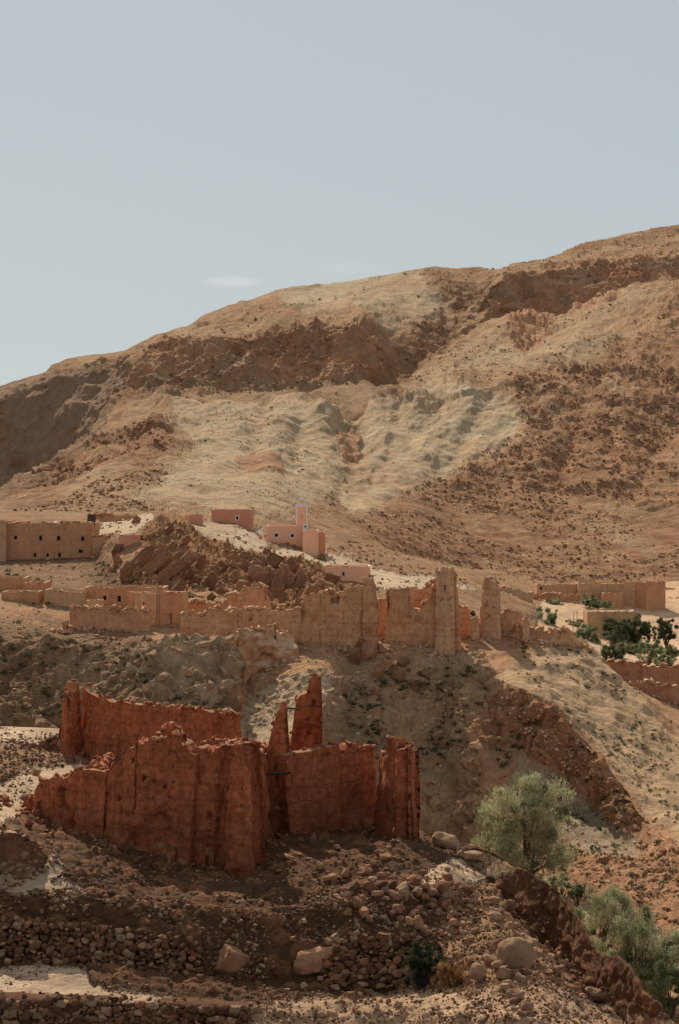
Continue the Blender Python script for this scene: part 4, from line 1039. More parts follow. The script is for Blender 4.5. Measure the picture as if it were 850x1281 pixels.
# left village below the big house
house('village_house', -20, 30, 723, 768, 'flat roofed mud house at the left edge with a plain front', M_ADO, depth=8, D=312, par=.5)
house('village_house', 29, 56.5, 729, 765, 'small recessed mud house between the left edge house and the sloping annex', M_ADO, depth=7, D=311)
house('village_house', 2, 48, 740.5, 772, 'dark low mud house standing in front at the far left', M_ADO, depth=5, D=304, par=.3)
house('village_house', 56, 107, 738, 766, 'low pale mud annex with gently sloping roofline left of the two-window house', M_ADP, depth=6, D=305, topr=741.5)
house('village_house', 106, 206, 735, 768, 'long mud house with two dark square windows and a flat roof', M_ADO, depth=7, D=307, wins=[(131.5,748,4.8,6.5),(149.5,749,4.8,6.5),(166.5,749,4,7)])
house('mud_hut', 108, 128, 751, 768, 'small pale mud box in front of the two-window house', M_ADP, depth=2, D=300.5, par=.1)
hd, G, L, _ = house('village_house', 169, 197, 742, 790, 'square corner house with one small window and a wooden pole at its corner', M_ADP, depth=7, D=293.5, dD=-2.5, wins=[(180.5,756,4.6,5.6)], par=.35, below=4)
house('x', 197.2, 228.5, 741.5, 790, '', M_ADO, depth=6, D=291, dD=4, root=hd, part='side_wing', below=4, wins=[(212,776,11,17,'door')])
for x0, x1 in ((195,197.5),(199,200)):
    mb = MB(); mb.tube((WX(x0,290), 290, WZ(792,290)), (WX(x1,290.3), 290.3, WZ(738,290)), .09, .07, 6)
    tag(mb.build('wooden_pole', M_WOOD), 'thin wooden pole leaning at the corner of the square corner house', 'pole', 'poles at the house corner')
mb = MB(); mb.tube((WX(211,300), 300, WZ(741,300)), (WX(229,301), 301, WZ(716,301)), .09, .06, 6)
tag(mb.build('wooden_beam', M_WOOD), 'long pale wooden beam sticking up at a slant from the corner house roof', 'beam')
wallthing('terrace_wall', [(87,762,798,287),(110,761,799,286.6),(140,762,800,286.2),(165,763,800,286),(188,764,798,286)], 1.0, M_ADO, 'long front mud wall below the two-window house', seed=90, er=.12)
wallthing('compound_wall', [(229,754,768,300),(245,753,768,300),(262,755,768,300),(284,754,768,300)], .8, M_ADO, 'level mud wall set back between the corner house and the stepped ruin', seed=91)
wallthing('terrace_wall', [(78,780,790,284),(82,781,792,283.6),(90,784,796,283.4)], .8, M_KAS, 'short crumbling wall stub at the left foot of the long front wall', seed=92)

# right valley farm
wallthing('field_wall', [(621,738,748,480),(632,735,748,480),(645,738,749,480),(660,741,750,480),(667,742,750,480)], 1, M_ADP, 'broken pale mud wall at the left start of the farm compound', seed=100, jag=.4)
house('farm_house', 672, 722, 731.5, 746, 'long low farm building with a dark doorway at its left end', M_ADP, depth=5, D=500, wins=[(677,736,3,4.5)], wob=.1, par=.15, below=6)
house('farm_house', 724, 808, 730, 747, 'long flat farm building with a thin pale roof edge beyond the trees', M_ADP, depth=8, D=497, wob=.06, par=.3, below=6)
house('farm_house', 808.5, 833, 728, 749, 'square reddish farm building at the right end of the compound', M_ADO, depth=8, D=494, dD=4, wob=.08, below=6)
wallthing('field_wall', [(665,744,755,495),(690,744,755,495),(723,745,755,495)], .8, M_KAS, 'low earth field wall in front of the long farm building with doorway', seed=101)
house('mud_hut', 754, 780, 742, 754, 'small boxy mud outbuilding in front of the flat farm building', M_ADO, depth=4, D=492, par=.15)
mb = MB(); mb.tube((WX(759,490), 490, WZ(745,490)), (WX(761,490), 490, WZ(721,490)), .08, .06, 5)
tag(mb.build('wooden_pole', M_WOOD), 'slender pole rising above the roof of the flat farm building', 'pole')
house('farm_house', 735, 797, 765, 792, 'low pale mud building with a bright roof line behind the dark trees', M_ADP, depth=8, D=448, par=.25, roofm=M_ROOF, below=6)
for i, (x0, x1) in enumerate([(717,718.5),(722.5,722)]):
    mb = MB(); mb.tube((WX(x0,440), 440, WZ(789,440)), (WX(x1,440), 440, WZ(763,440)), .09, .06, 5)
    tag(mb.build('wooden_pole', M_WOOD), 'thin bare pole standing left of the low pale mud building', 'pole', 'poles beside the pale low building')
wallthing('garden_wall', [(750,827,852,352),(778,828,853,351),(804,829,853,350)], .8, M_ORW, 'orange-red garden wall beyond the spur with a small dark hole', seed=102, er=.15, dents=[(783,843,2.5,3,.5)])
wallthing('garden_wall', [(804,834,853,349.5),(830,834,854,349),(900,835,855,348)], .8, M_ORW, 'lower right length of the orange-red garden wall at the photo edge', seed=103, er=.15)
wallthing('terrace_wall', [(785,857,872,330),(800,853,872,329),(815,855,872,328.5),(832,856,872,328),(850,862,872,328),(890,866,876,328)], 1, M_ORW, 'crumbled red terrace wall below the orange-red garden wall', seed=104, jag=.5, er=.25)
for i, (st, lb) in enumerate([
    ([(838,758,764,520),(870,757,764,520),(905,757,764,520)], 'thin pale field bank at the right edge beyond the farm compound'),
    ([(770,738,743,560),(830,737,743,560),(900,738,743,560)], 'faint low bank behind the farm compound on the right')]):
    wallthing('field_bank', st, 1.2, M_ADP, lb, cat='earth bank', seed=105+i, jag=.3, er=.2)

# ------------------------------------------------------------------ vegetation
M_LEAF = mat_leaf('foliage'); M_BARK = mat_plain('bark', (0.14,0.09,0.06), (0.08,0.05,0.035), 3)
def plant(name, px, D, base_py, wpx, hpx, label, cols, cat='tree', n=9000, leaf=(.2,.06), up=.5, trunk=True, clumps=60, group=None, shape='round', base_clear=.12):
    k = D/F; x0, y0, z0 = WX(px, D), D, WZ(base_py, D); w = wpx*k/2; h = hpx*k
    r = empty(name, (float(x0), float(y0), float(z0)), label, cat, group)
    rg = np.random.default_rng(int(px*13+D))
    # clump centres in the crown volume
    cs = []
    while len(cs) < clumps:
        p = rg.uniform(-1, 1, 3)
        lim = .80+.85*float(mnoise.noise(Vector((p[0]*1.9+px, p[1]*1.9, p[2]*1.9+D))))
        if np.linalg.norm(p) > lim or np.linalg.norm(p) < .3: continue
        z = p[2]*.5+.5
        if shape == 'cone': rad = (1-z)**.7*.9+.12
        elif shape == 'fan': rad = .35+.75*z
        else: rad = 1
        cs.append((p[0]*w*rad, p[1]*w*rad, h*(base_clear+(1-base_clear)*z)))
    cs = np.array(cs); ci = rg.integers(0, clumps, n)
    csz = (rg.uniform(.06, .22, clumps)*w)[ci]
    pos = cs[ci]+rg.normal(size=(n, 3))*csz[:, None]*np.array([.55,.55,.5])
    pos[:, 2] = np.abs(pos[:, 2])
    out = pos-np.array([0, 0, h*.35]); out /= np.linalg.norm(out, axis=1)[:, None]+1e-6
    dirv = out*(1-up)+np.array([0,0,1])*up+rg.normal(size=(n,3))*.45; dirv /= np.linalg.norm(dirv, axis=1)[:, None]
    side = np.cross(dirv, rg.normal(size=(n,3))); side /= np.linalg.norm(side, axis=1)[:, None]+1e-6
    l = leaf[0]*rg.uniform(.6,1.4,n)[:,None]; ww_ = leaf[1]*rg.uniform(.7,1.3,n)[:,None]
    a = pos-side*ww_*.5; b = pos+side*ww_*.5; c = pos+dirv*l+side*ww_*.25; d_ = pos+dirv*l-side*ww_*.25
    V = np.stack([a,b,c,d_], 1).reshape(-1,3)+np.array([x0,y0,z0]); Fq = np.arange(4*n).reshape(n,4)
    cc = np.array(cols)[rg.integers(0, len(cols), clumps)][ci]*rg.uniform(.7,1.3,(n,1)); cc = np.repeat(cc, 4, 0)
    mesh_np('crown', V, Fq, M_LEAF, r, colr=cc)
    mb = MB()
    for i in range(min(clumps, 14)):
        c = cs[i]; b0 = np.array([rg.normal()*w*.05, rg.normal()*w*.05, -.5]); m = b0*.4+c*.45+np.array([0,0,h*.08])
        o = np.array([x0,y0,z0]); mb.tube(o+b0, o+m, .035*h*.5+.02, .022*h*.5+.015, 5); mb.tube(o+m, o+c, .022*h*.5+.015, .008*h*.5+.01, 5)
    mb.build('trunk' if cat == 'tree' else 'stem', M_BARK, r)
    return r
OL = [(0.42,0.405,0.235),(0.50,0.47,0.29),(0.30,0.305,0.165),(0.38,0.345,0.20),(0.20,0.205,0.115)]
DG = [(0.105,0.12,0.065),(0.14,0.155,0.085),(0.07,0.085,0.045),(0.19,0.20,0.115)]
BG = [(0.33,0.355,0.195),(0.43,0.44,0.26),(0.24,0.265,0.14),(0.16,0.185,0.09)]
plant('tamarisk_tree', 655, 188, 1112, 122, 140, 'big feathery olive green tree growing in the ravine below the spur', OL, n=52000, leaf=(.30,.055), up=.5, clumps=210, base_clear=.0)
plant('bush', 752, 150, 1205, 84, 96, 'olive green feathery bush left behind the brightest ravine bush', OL, cat='bush', n=20000, leaf=(.22,.045), up=.6, clumps=100, base_clear=.0)
plant('bush', 797, 132, 1245, 116, 112, 'bright green feathery bush lit by sun beyond the dark earth wall', BG+OL, cat='bush', n=30000, leaf=(.2,.045), up=.6, clumps=110, base_clear=.0)
plant('bush', 838, 128, 1268, 60, 62, 'green bush cut by the right edge below the brightest bush', BG, cat='bush', n=12000, leaf=(.2,.045), up=.55, clumps=70, base_clear=.0)
plant('shrub', 702, 165, 1132, 34, 42, 'small mid green shrub at the right foot of the big feathery tree', BG, cat='shrub', n=2500, leaf=(.22,.07), clumps=24)
plant('shrub', 722, 160, 1130, 26, 24, 'low dark shrub on the ravine side right of the small green shrub', DG, cat='shrub', n=1500, leaf=(.2,.07), clumps=18)
pj = pick(529, 1236)
plant('juniper_bush', 529, pj[1]+.4, 1238, 48, 60, 'dense dark green conical bush among the foreground stones', [(0.04,0.055,0.03),(0.06,0.08,0.04),(0.025,0.035,0.02)], cat='bush', n=15000, leaf=(.09,.022), up=.35, clumps=80, shape='round', base_clear=.05)
pj = pick(570, 1236)
plant('dry_shrub', 566, pj[1]+.6, 1240, 46, 36, 'dry rusty brown shrub right of the dark conical bush', [(0.28,0.15,0.06),(0.22,0.11,0.05),(0.34,0.2,0.09)], cat='shrub', n=7000, leaf=(.1,.02), up=.5, clumps=50, base_clear=.02)
for (x, D, b, w, h, lb, c, cat, n) in [
  (685,445,790,32,28,'leafy green tree left of the thin poles behind the spur', DG+BG, 'tree', 1800),
  (732,430,811,36,30,'light green tree in front of the pale low building left end', BG, 'tree', 1800),
  (768,436,806,34,36,'dark dense tree first in the row before the pale low building', DG, 'tree', 2200),
  (797,438,806,36,38,'tallest dark round tree right of the pale low building', DG, 'tree', 2400),
  (834,436,809,26,40,'lone dark green tree near the right edge of the valley', DG, 'tree', 2200),
  (767,410,812,18,24,'slim young green tree before the dark tree row', BG+DG, 'tree', 900),
  (765,392,827,32,18,'round dark green bush on the field behind the orange-red wall', DG, 'bush', 1500),
  (812,388,829,34,26,'light green bush beside the round dark bush in the valley', BG, 'bush', 1500),
  (832,372,834,26,14,'low bright green bush just over the orange-red wall', BG, 'bush', 900),
  (706,425,812,30,12,'low dusty green scrub left of the light green tree',BG+DG,'bush',700),(785,420,818,40,12,'dusty undergrowth strip in front of the dark tree row',BG+DG,'bush',1000),(838,400,824,24,16,'grey green bush under the lone dark tree',BG+DG,'bush',700),(782,446,798,30,20,'grey green bush between the two darkest trees',DG+BG,'bush',900),
  (692,488,759,26,8,'low flat green bush row start by the field wall',BG,'bush',600),(748,486,761,34,10,'long low green hedge below the small boxy outbuilding',BG+DG,'bush',800),(720,455,790,26,14,'yellow green shrub at the left foot of the pale low building',BG,'bush',700),(812,440,800,18,22,'medium green tree between the tallest dark tree and the lone tree',DG+BG,'tree',900),
  (738,488,758,20,13,'small green bush against the flat farm building wall', BG+DG, 'bush', 700),
  (591,300,790,14,24,'dark green bush squeezed between crenellated tower and mud pillar', DG, 'bush', 1500),
  (846,360,852,14,16,'dark shrub at the right edge above the terrace wall', DG, 'bush', 500)]:
    plant('valley_tree' if cat == 'tree' else 'bush', x, D, b, w, h, lb, c, cat=cat, n=n*9, leaf=(.24,.09), up=.35, clumps=40, base_clear=.0)

# ------------------------------------------------------------------ named boulders
def B(px, py, w, h, label, **k):
    p = pick(px, py); return boulder(p, w, h, label=label, **k)
B(650,1218,54,46,'largest pale rounded boulder on the sunlit rubble slope', mat=M_ROCKP, mesh=0, tilt=(.1,0.05,.4), sink=.05)
B(637,1143,24,23,'round reddish boulder above the largest pale boulder', mat=M_ROCK, mesh=2)
B(620,1132,17,13,'smaller stone touching the left side of the round reddish boulder', mat=M_ROCKP, mesh=2)
B(392,1222,50,42,'big square brown boulder in the shade at the centre bottom', mat=M_ROCK, mesh=1, tilt=(0,.05,.2), sink=.05)
B(291,1222,46,40,'tilted brown boulder in the shade left of the square one', mat=M_ROCK, mesh=7, tilt=(0,.6,.3), sink=.05)
B(745,1254,30,19,'flat pale boulder near the foot of the lower earth wall', mat=M_ROCKP, mesh=6, tilt=(0,.1,.2))
B(646,1252,26,15,'flat pinkish stone just below the largest pale boulder', mat=M_ROCKP, mesh=6, tilt=(0,.15,.2))
B(707,1204,18,13,'grey stone lying on the slope below the dark earth wall', mat=M_ROCKP, mesh=8)
B(600,1230,28,24,'pale boulder between the dry shrub and the largest boulder', mat=M_ROCKP, mesh=8)
B(524,1165,14,22,'upright oval stone in the stone heap above the dark bush', mat=M_ROCK, mesh=0, tilt=(0,0,.3))
B(497,1042,42,20,'fallen striped slab of mud wall leaning inside the corner tower', mat=M_ROCK, mesh=4, tilt=(.3,.6,.2), name='fallen_slab', cat='slab')
B(36,1005,24,14,'rounded pale stone on the bright ground at the left edge', mat=M_ROCKP, mesh=2)
B(560,1062,40,24,'broad rock by the ruin corner above the bright terrace', mat=M_ROCKP, mesh=6, tilt=(0,.1,.2))
B(590,1078,34,16,'low rock right of the broad rock on the bright terrace rim', mat=M_ROCKP, mesh=2, tilt=(0,.1,.5))

# ------------------------------------------------------------------ rock slabs of the outcrop (leaning strata)
ns = 0
SL = [(178,712,20,52,.75),(190,722,16,50,.8),(202,716,18,56,.8),(214,724,18,52,.85),(226,718,18,50,.75),(238,728,16,44,.7),(250,716,16,40,.7),(205,742,18,30,.9),(222,744,16,28,.8),(262,736,18,36,.6),(168,728,14,30,.8),(158,730,14,24,.7),
      (318,724,22,30,.5),(332,734,22,36,.4),(346,744,22,32,.4),(360,734,20,32,.6),(374,738,20,30,.6),(388,750,20,28,.4),(352,722,18,24,.5),(330,756,22,26,.3),(400,744,18,26,.5),(416,730,18,16,.5),(310,748,16,26,.5),(378,758,18,22,.3),(366,716,16,18,.4),(340,712,18,22,.5),(322,708,16,16,.5),(300,738,14,24,.5)]
for _q in range(46):
    x_, y_ = RNG.uniform(130, 420), RNG.uniform(648, 752)
    if y_ < 690-abs(x_-200)*.1 and (x_ > 255 or x_ < 170): continue
    if x_ > 270 and y_ < 690: continue
    SL.append((float(x_), float(y_), float(RNG.uniform(8, 17)), float(RNG.uniform(9, 22)), float(RNG.uniform(.3, .9))))
for (x, y, w, h, tl) in SL:
    p = pick(x, y)
    boulder(p, w, h, mat=M_SLAB, mesh=(10+ns % 8 if ns % 3 else ns % 10), tilt=(RNG.normal()*.15, tl, RNG.normal()*.3), label='rough brown rock slab leaning right in the outcrop above the village', name='rock_slab', cat='rock slab', group='leaning rock slabs of the outcrop', sink=.35); ns += 1
for (x, y, w, h) in [(463,822,30,34),(446,830,26,40),(470,848,24,20),(455,812,22,20),(484,838,22,18),(500,850,24,20),(520,862,20,16),(470,870,18,16),(505,832,20,16),(530,846,18,18),(478,815,18,14)]:
    boulder(pick(x, y), w, h, mat=M_SLAB, mesh=10+w % 8, label='angular brown cliff boulder just below the tan kasbah walls', group='cliff boulders under the tan kasbah', name='cliff_boulder', sink=.35)
for (x, y, w, h) in [(175,832,14,10),(196,822,16,9),(222,816,18,8),(248,812,14,8),(268,826,12,12),(205,850,14,12),(236,846,16,10),(258,862,12,14),(184,866,12,14),(215,874,14,10),(276,846,12,16),(160,846,12,10)]:
    boulder(pick(x, y), w, h, mat=M_ROCKP, mesh=10+w % 8, label='broad pale outcrop rock on the slope above the low red wall', group='pale outcrop rocks on the slope', name='outcrop_rock', sink=.35)

# countable loose boulders in the foreground ---------------------------------
LB = 'loose weathered boulder lying among the foreground rubble'
GB = 'loose boulders of the foreground rubble'
def scat(pl, n, lo, hi, mat=None):
    for p in visible_pts(pl, n):
        boulder(p, float(lo+(hi-lo)*RNG.random()**2), mat=mat, label=LB, group=GB)
scat([(395,1085),(560,1100),(600,1150),(560,1180),(420,1150)], 60, 8, 19, M_ROCK)
scat([(380,1050),(470,1060),(520,1100),(430,1110)], 16, 7, 18, M_ROCK)
scat([(560,1100),(650,1110),(640,1180),(560,1190)], 24, 5, 13, M_ROCKP)
scat([(560,1130),(700,1150),(740,1240),(700,1275),(560,1265)], 22, 11, 24, M_ROCKP)
scat([(425,1085),(560,1095),(590,1130),(560,1160),(430,1150)], 22, 10, 22, M_ROCK)
scat([(560,1160),(700,1180),(780,1260),(800,1281),(560,1281)], 46, 4, 15, M_ROCKP)
scat([(330,1240),(560,1230),(560,1275),(300,1275)], 34, 4, 14, M_ROCKP)
scat([(0,1060),(280,1100),(300,1250),(0,1200)], 26, 5, 13, M_ROCK)
scat([(0,1215),(200,1240),(200,1255),(0,1255)], 8, 4, 8, M_ROCK)
scat([(0,920),(80,930),(40,1010),(0,1030)], 14, 5, 16, M_ROCKP)
scat([(530,1050),(600,1065),(640,1085),(540,1100)], 10, 4, 12, M_ROCKP)
print('named boulders', nb[0])

for (x, y) in [(64,1058),(67,1063),(68,1069),(67,1075),(64,1081),(58,1087),(52,1092),(45,1096),(38,1100),(30,1104),(22,1107),(14,1110),(6,1113),(60,1056),(70,1066),(70,1074),(66,1084),(56,1093),(42,1101),(26,1109)]:
    boulder(pick(x, y), float(RNG.uniform(6,10)), mat=M_ROCKP, label='small edging stone in the curved row around the round enclosure wall', group='edging stones around the round enclosure', name='edging_stone')
def stone_wall(label, st, mat, size, seed, name='dry_stone_wall', lean=.45):
    px = np.array([s[0] for s in st], float); D = np.array([s[3] for s in st], float); X = WX(px, D)
    T = WZ(np.array([s[1] for s in st], float), D); B_ = WZ(np.array([s[2] for s in st], float), D)
    L = np.concatenate([[0], np.cumsum(np.hypot(np.diff(X), np.diff(D)))]); rg = np.random.default_rng(seed)
    shapes = [rockshape(2, seed*20+i, .22, 9) if i % 2 else angular(2, seed*20+i, .12) for i in range(10)]
    Vs = []; Fs = []; Cs = []; n = 0; h = (T-B_).max(); rows = int(h/(size*.62))+2
    for r in range(rows):
        s = rg.uniform(0, size)
        while s < L[-1]:
            sz = size*(.4+1.3*rg.random()**1.6); zt_ = np.interp(s, L, T); zb_ = np.interp(s, L, B_)
            z = zb_+(r+.3*rg.normal())*size*.62
            if z < zt_+.25*size*rg.normal():
                v, f = shapes[rg.integers(10)]; x = np.interp(s, L, X); y = np.interp(s, L, D)+(z-zb_)*lean+rg.normal()*size*.18
                q = (v*np.array([.62,.5,.45])*sz)@rotm(rg.normal()*.3, rg.normal()*.3, rg.uniform(-.6,.6)).T+np.array([x, y, z])
                Vs.append(q); Fs.append(f+n); n += len(v); Cs.append(np.broadcast_to(np.array([(0.34,0.16,0.09),(0.22,0.10,0.058),(0.42,0.25,0.155),(0.17,0.085,0.05)][rg.integers(4)])*rg.uniform(.7,1.2), q.shape))
            s += sz*.85
    m = st[len(st)//2]; r0 = root_at(name, m[0], m[2], m[3], label, 'stone wall')
    mesh_np('stones', np.concatenate(Vs), np.concatenate(Fs), mat, r0, smooth=False, colr=np.concatenate(Cs))
    cb = MB(); x = X; y = D
    A = np.stack([np.stack([x, y+.25, B_-1.5], -1), np.stack([x, y+.25+(T-B_)*lean*.9, T-size*.5], -1), np.stack([x, y+1.4+(T-B_)*lean, T-size*.4], -1), np.stack([x, y+2.2, B_-1.5], -1)], 1)
    xs = np.linspace(0, L[-1], int(L[-1]/.25)+2); A2 = np.stack([np.stack([np.interp(xs, L, A[:, j, c]) for c in range(3)], -1) for j in range(4)], 1)
    cb.grid(A2); cb.build('earth_core', M_CORE, r0, wob=.12, wl=.7)
M_CORE = mat_rock('earth_core', (0.20,0.095,0.05), (0.12,0.06,0.035), 2.0, .15, 0)
M_REDST = mat_vcol('red_stone', .1, 6.0)
stone_wall('dry stone retaining wall just below the ruin with a pale path above it at its left end', [(26,1112,1144,95.6),(70,1114,1148,95.5),(120,1124,1158,95.4),(180,1136,1164,95.4),(250,1148,1172,95.4)], M_REDST, .30, 4)
stone_wall('long dark stone terrace wall facing the pale flat patch at the lower left', [(-60,1150,1210,93.1),(0,1152,1210,93.1),(60,1156,1211,93.1),(120,1162,1212,93.1),(180,1170,1216,93.0),(250,1180,1222,92.9)], M_REDST, .27, 5)
stone_wall('heap-like wall of large rounded stones below the right corner tower of the ruin', [(415,1118,1150,97.6),(450,1106,1152,97.4),(500,1108,1156,97.2),(545,1112,1150,97.8),(590,1110,1135,100.5)], M_REDST, .5, 6)
stone_wall('low stone terrace wall left of the dark conical bush', [(400,1182,1232,93.6),(440,1170,1232,93.6),(480,1174,1234,93.4),(525,1180,1234,93.2)], M_REDST, .30, 7)
stone_wall('red stone terrace wall along the bottom left edge of the photo', [(-60,1252,1320,85.4),(0,1256,1320,85.4),(60,1258,1320,85.4),(140,1260,1320,85.4),(220,1262,1320,85.5),(310,1266,1320,85.9)], M_REDST, .32, 8)
stone_wall('short broken stone bank at the left edge beyond the round enclosure', [(-40,935,962,142),(0,934,960,141),(40,932,955,140),(85,922,950,138)], M_REDST, .5, 9)
# scrub dots -------------------------------------------------------------------
def scrub(pls, label, leaf=.3, gs=7, am=-.12, cols=((0.10,0.10,0.05),(0.15,0.13,0.07),(0.07,0.075,0.04))):
    P0 = []; S0 = []
    for pl, n, lo, hi in pls:
        for p in visible_pts(pl, n, gs, amin=am): P0.append(p); S0.append(RNG.uniform(lo, hi)*p[1]/F)
    P0 = np.array(P0); S0 = np.array(S0); m = 26
    ctr = np.repeat(P0, m, 0); sz = np.repeat(S0, m)[:, None]; N_ = len(ctr)
    o = RNG.normal(size=(N_,3)); o[:, 2] = np.abs(o[:, 2])*.7; pos = ctr+o*sz*.35
    d1 = RNG.normal(size=(N_,3)); d1[:,2] = np.abs(d1[:,2])+.4; d1 /= np.linalg.norm(d1, axis=1)[:,None]; s1 = np.cross(d1, RNG.normal(size=(N_,3))); s1 /= np.linalg.norm(s1, axis=1)[:,None]
    l = sz*leaf; w_ = sz*leaf*.5
    V = np.stack([pos-s1*w_, pos+s1*w_, pos+d1*l+s1*w_*.5, pos+d1*l-s1*w_*.5], 1).reshape(-1,3)
    c = np.repeat(np.repeat(np.array(cols)[RNG.integers(0, len(cols), len(P0))], m, 0)*RNG.uniform(.7,1.3,(N_,1)), 4, 0)
    tag(mesh_np('dry_scrub', V, np.arange(4*N_).reshape(-1,4), M_LEAF, colr=c), label, 'scrub', kind='stuff')
scrub([([(0,775),(150,800),(300,900),(0,905)], 150, 3, 9), ([(400,850),(600,830),(600,1040),(520,1030)], 170, 3, 8), ([(600,860),(700,900),(800,1030),(740,1060),(620,960)], 90, 3, 9),
       ([(640,800),(740,810),(850,950),(850,1040),(700,880)], 160, 2, 5), ([(690,1060),(850,1050),(850,1200)], 60, 3, 8), ([(0,700),(130,705),(280,760),(0,765)], 70, 2, 6)], 'small dark dry scrub dotted over the hillside below the village')
scrub([([(0,640),(430,640),(850,720),(850,300),(500,340),(200,440),(0,500)], 170, 1.0, 3.5)], 'tiny dark scrub dotted over the mountain slopes', leaf=.4, gs=22, am=.05)
# uncountable rubble ------------------------------------------------------------
RC = [(0.28,0.145,0.08),(0.20,0.095,0.052),(0.38,0.24,0.15),(0.13,0.07,0.04)]
sp = []
def add(pl, n, lo, hi, gsel=None, amin=0):
    for p in visible_pts(pl, n, gsel, amin=amin):
        k = p[1]/F; sp.append((p, (lo+(hi-lo)*RNG.random()**3)*k))
add([(0,1115),(420,1120),(560,1150),(560,1240),(0,1205)], 1500, 3, 11, 1.3, .05)
add([(0,1240),(300,1255),(300,1281),(0,1281)], 700, 3, 9)
add([(0,930),(100,915),(120,950),(0,980)], 500, 2, 7)
add([(0,1100),(560,1100),(650,1100),(800,1281),(0,1281)], 5200, 1.2, 6, 1.7, .0)
add([(380,1100),(620,1100),(640,1200),(400,1200)], 1500, 2, 8)
add([(300,1235),(700,1235),(800,1281),(300,1281)], 1300, 1.5, 7)
add([(560,1120),(650,1120),(720,1200),(760,1281),(560,1281)], 1300, 2, 9)
add([(0,905),(90,915),(60,1000),(0,1040)], 900, 1.5, 6, 5, -.1)
add([(120,1040),(320,1080),(520,1060),(520,1110),(100,1110)], 1300, 1.5, 6)
add([(530,1040),(640,1075),(600,1100),(530,1100)], 300, 1.5, 6)
stuff_rocks('foreground_rubble', sp, M_RUB, 'small stones and clods strewn over the foreground terraces', 'rubble', RC, (1,2))
sp = []
add([(0,780),(850,800),(850,1150),(600,1060),(420,900),(300,900),(0,900)], 2600, 1.5, 7, 9, -.05)
add([(600,870),(650,860),(740,940),(800,1030),(700,960)], 700, 2, 8)
add([(680,1060),(850,1050),(850,1220),(740,1150)], 900, 2, 10)
add([(110,640),(460,690),(620,740),(380,760),(120,740)], 1500, 1.5, 8, 8, -.05)
add([(0,700),(120,700),(280,760),(0,790)], 400, 1.5, 5)
stuff_rocks('hillside_rubble', sp, M_RUB, 'scattered brown stones covering the village hill and spur', 'rubble', [(0.48,0.28,0.16),(0.36,0.19,0.11),(0.54,0.38,0.24)], (0,1))
sp = []
add([(850,470),(640,470),(655,540),(560,590),(430,660),(430,700),(600,730),(850,730)], 5200, 1.2, 6.5, 30, -.15)
add([(480,470),(600,392),(620,350),(850,330),(850,480),(640,480)], 1200, 1, 5, 40, 0)
add([(0,640),(160,530),(210,520),(210,640)], 1200, 1.2, 7, 30, -.1)
add([(200,505),(440,510),(440,650),(150,645)], 900, 1, 3.5, 40, 0)
add([(200,430),(330,400),(500,430),(480,480),(220,500)], 900, 1.2, 6, 30, 0)
add([(0,490),(100,470),(300,390),(620,335),(850,290),(850,340),(620,345),(480,360),(300,410),(150,450)], 900, 1, 3.5)
stuff_rocks('mountain_boulder_field', sp, M_RUB, 'reddish boulder field spread over the mountain slopes', 'boulder field', [(0.38,0.18,0.10),(0.44,0.23,0.13),(0.28,0.14,0.08),(0.50,0.33,0.2)], (0,1))
# ------------------------------------------------------------------ camera, light, sky
cam = bpy.data.cameras.new('camera'); co = bpy.data.objects.new('camera', cam); col.objects.link(co)
co.location = (0, 0, CZ); co.rotation_euler = (R(90), 0, 0)
cam.sensor_fit = 'VERTICAL'; cam.sensor_height = 36; cam.lens = F/1281*36
cam.shift_y = -(640.5-H0)/1281; cam.clip_start = 1; cam.clip_end = 120000
scene.camera = co
sd = Vector((-math.sin(SUN_AZ)*math.cos(SUN_EL), math.cos(SUN_AZ)*math.cos(SUN_EL), math.sin(SUN_EL)))
sl = bpy.data.lights.new('sun', 'SUN'); sl.energy = SUN_E; sl.angle = R(0.5); sl.color = (1.0, 0.89, 0.71)
so = bpy.data.objects.new('sun', sl); col.objects.link(so); so.location = (-60, 100, 200)
so.rotation_euler = sd.to_track_quat('Z', 'Y').to_euler()
w = bpy.data.worlds.new('World'); scene.world = w; w.use_nodes = True; nt = w.node_tree
bg = nt.nodes['Background']
sky = nt.nodes.new('ShaderNodeTexSky'); sky.sky_type = 'NISHITA'; sky.sun_disc = False
sky.sun_elevation = SUN_EL; sky.sun_rotation = -SUN_AZ
sky.air_density = 1.0; sky.dust_density = 1.5; sky.ozone_density = 1.0; sky.altitude = 1500
hs = nt.nodes.new('ShaderNodeHueSaturation'); hs.inputs['Saturation'].default_value = SKY_SAT
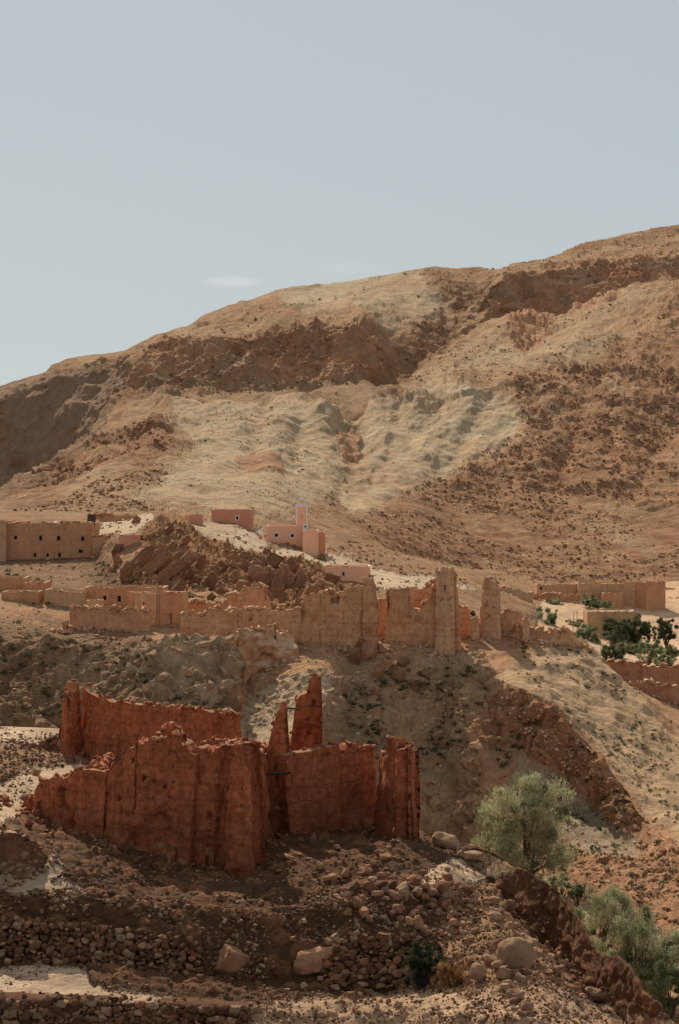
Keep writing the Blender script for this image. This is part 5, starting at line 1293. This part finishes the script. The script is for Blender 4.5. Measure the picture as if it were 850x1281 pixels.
nt.links.new(sky.outputs[0], hs.inputs['Color'])
tc = nt.nodes.new('ShaderNodeTexCoord')
# faint cloud wisps low over the ridge
mp = nt.nodes.new('ShaderNodeMapping'); mp.inputs['Scale'].default_value = (9, 9, 60)
nt.links.new(tc.outputs['Generated'], mp.inputs['Vector'])
cn = noise_n(nt, mp.outputs[0], 1.0, 5, 0.55)
sep = nt.nodes.new('ShaderNodeSeparateXYZ'); nt.links.new(tc.outputs['Generated'], sep.inputs[0])
def blob(px, py, rx, ry):
    x0 = (px-425)/F; z0 = (H0-py)/F
    a = math_(nt, 'DIVIDE', math_(nt, 'SUBTRACT', sep.outputs[0], x0), rx/F)
    b_ = math_(nt, 'DIVIDE', math_(nt, 'SUBTRACT', sep.outputs[2], z0), ry/F)
    r = math_(nt, 'ADD', math_(nt, 'MULTIPLY', a, a), math_(nt, 'MULTIPLY', b_, b_))
    r = math_(nt, 'SUBTRACT', 1.0, r, clamp=True)
    return math_(nt, 'MULTIPLY', r, math_(nt, 'GREATER_THAN', sep.outputs[1], 0.5))
bl = math_(nt, 'ADD', blob(293, 354, 42, 9), blob(442, 337, 55, 8), clamp=True)
cl = math_(nt, 'MULTIPLY', bl, ramp(nt, cn, 0.35, 0.7), clamp=True)
tint = mixc(nt, mixc(nt, hs.outputs[0], SKY_TINT, 1.0, 'MULTIPLY'), SKY_FLAT, 0.8)
cc = mixc(nt, tint, tuple(v for v in CLOUDC), math_(nt, 'MULTIPLY', cl, 0.9))
nt.links.new(cc, bg.inputs['Color']); bg.inputs['Strength'].default_value = SKY_STR

scene.view_settings.view_transform = 'Standard'; scene.view_settings.look = 'None'
scene.view_settings.exposure = 0; scene.view_settings.gamma = 1
scene.cycles.use_denoising = True
try: scene.cycles.denoiser = 'OPENIMAGEDENOISE'
except Exception: pass
scene.cycles.max_bounces = 5; scene.cycles.diffuse_bounces = 3; scene.cycles.transparent_max_bounces = 8
scene.cycles.caustics_reflective = False; scene.cycles.caustics_refractive = False
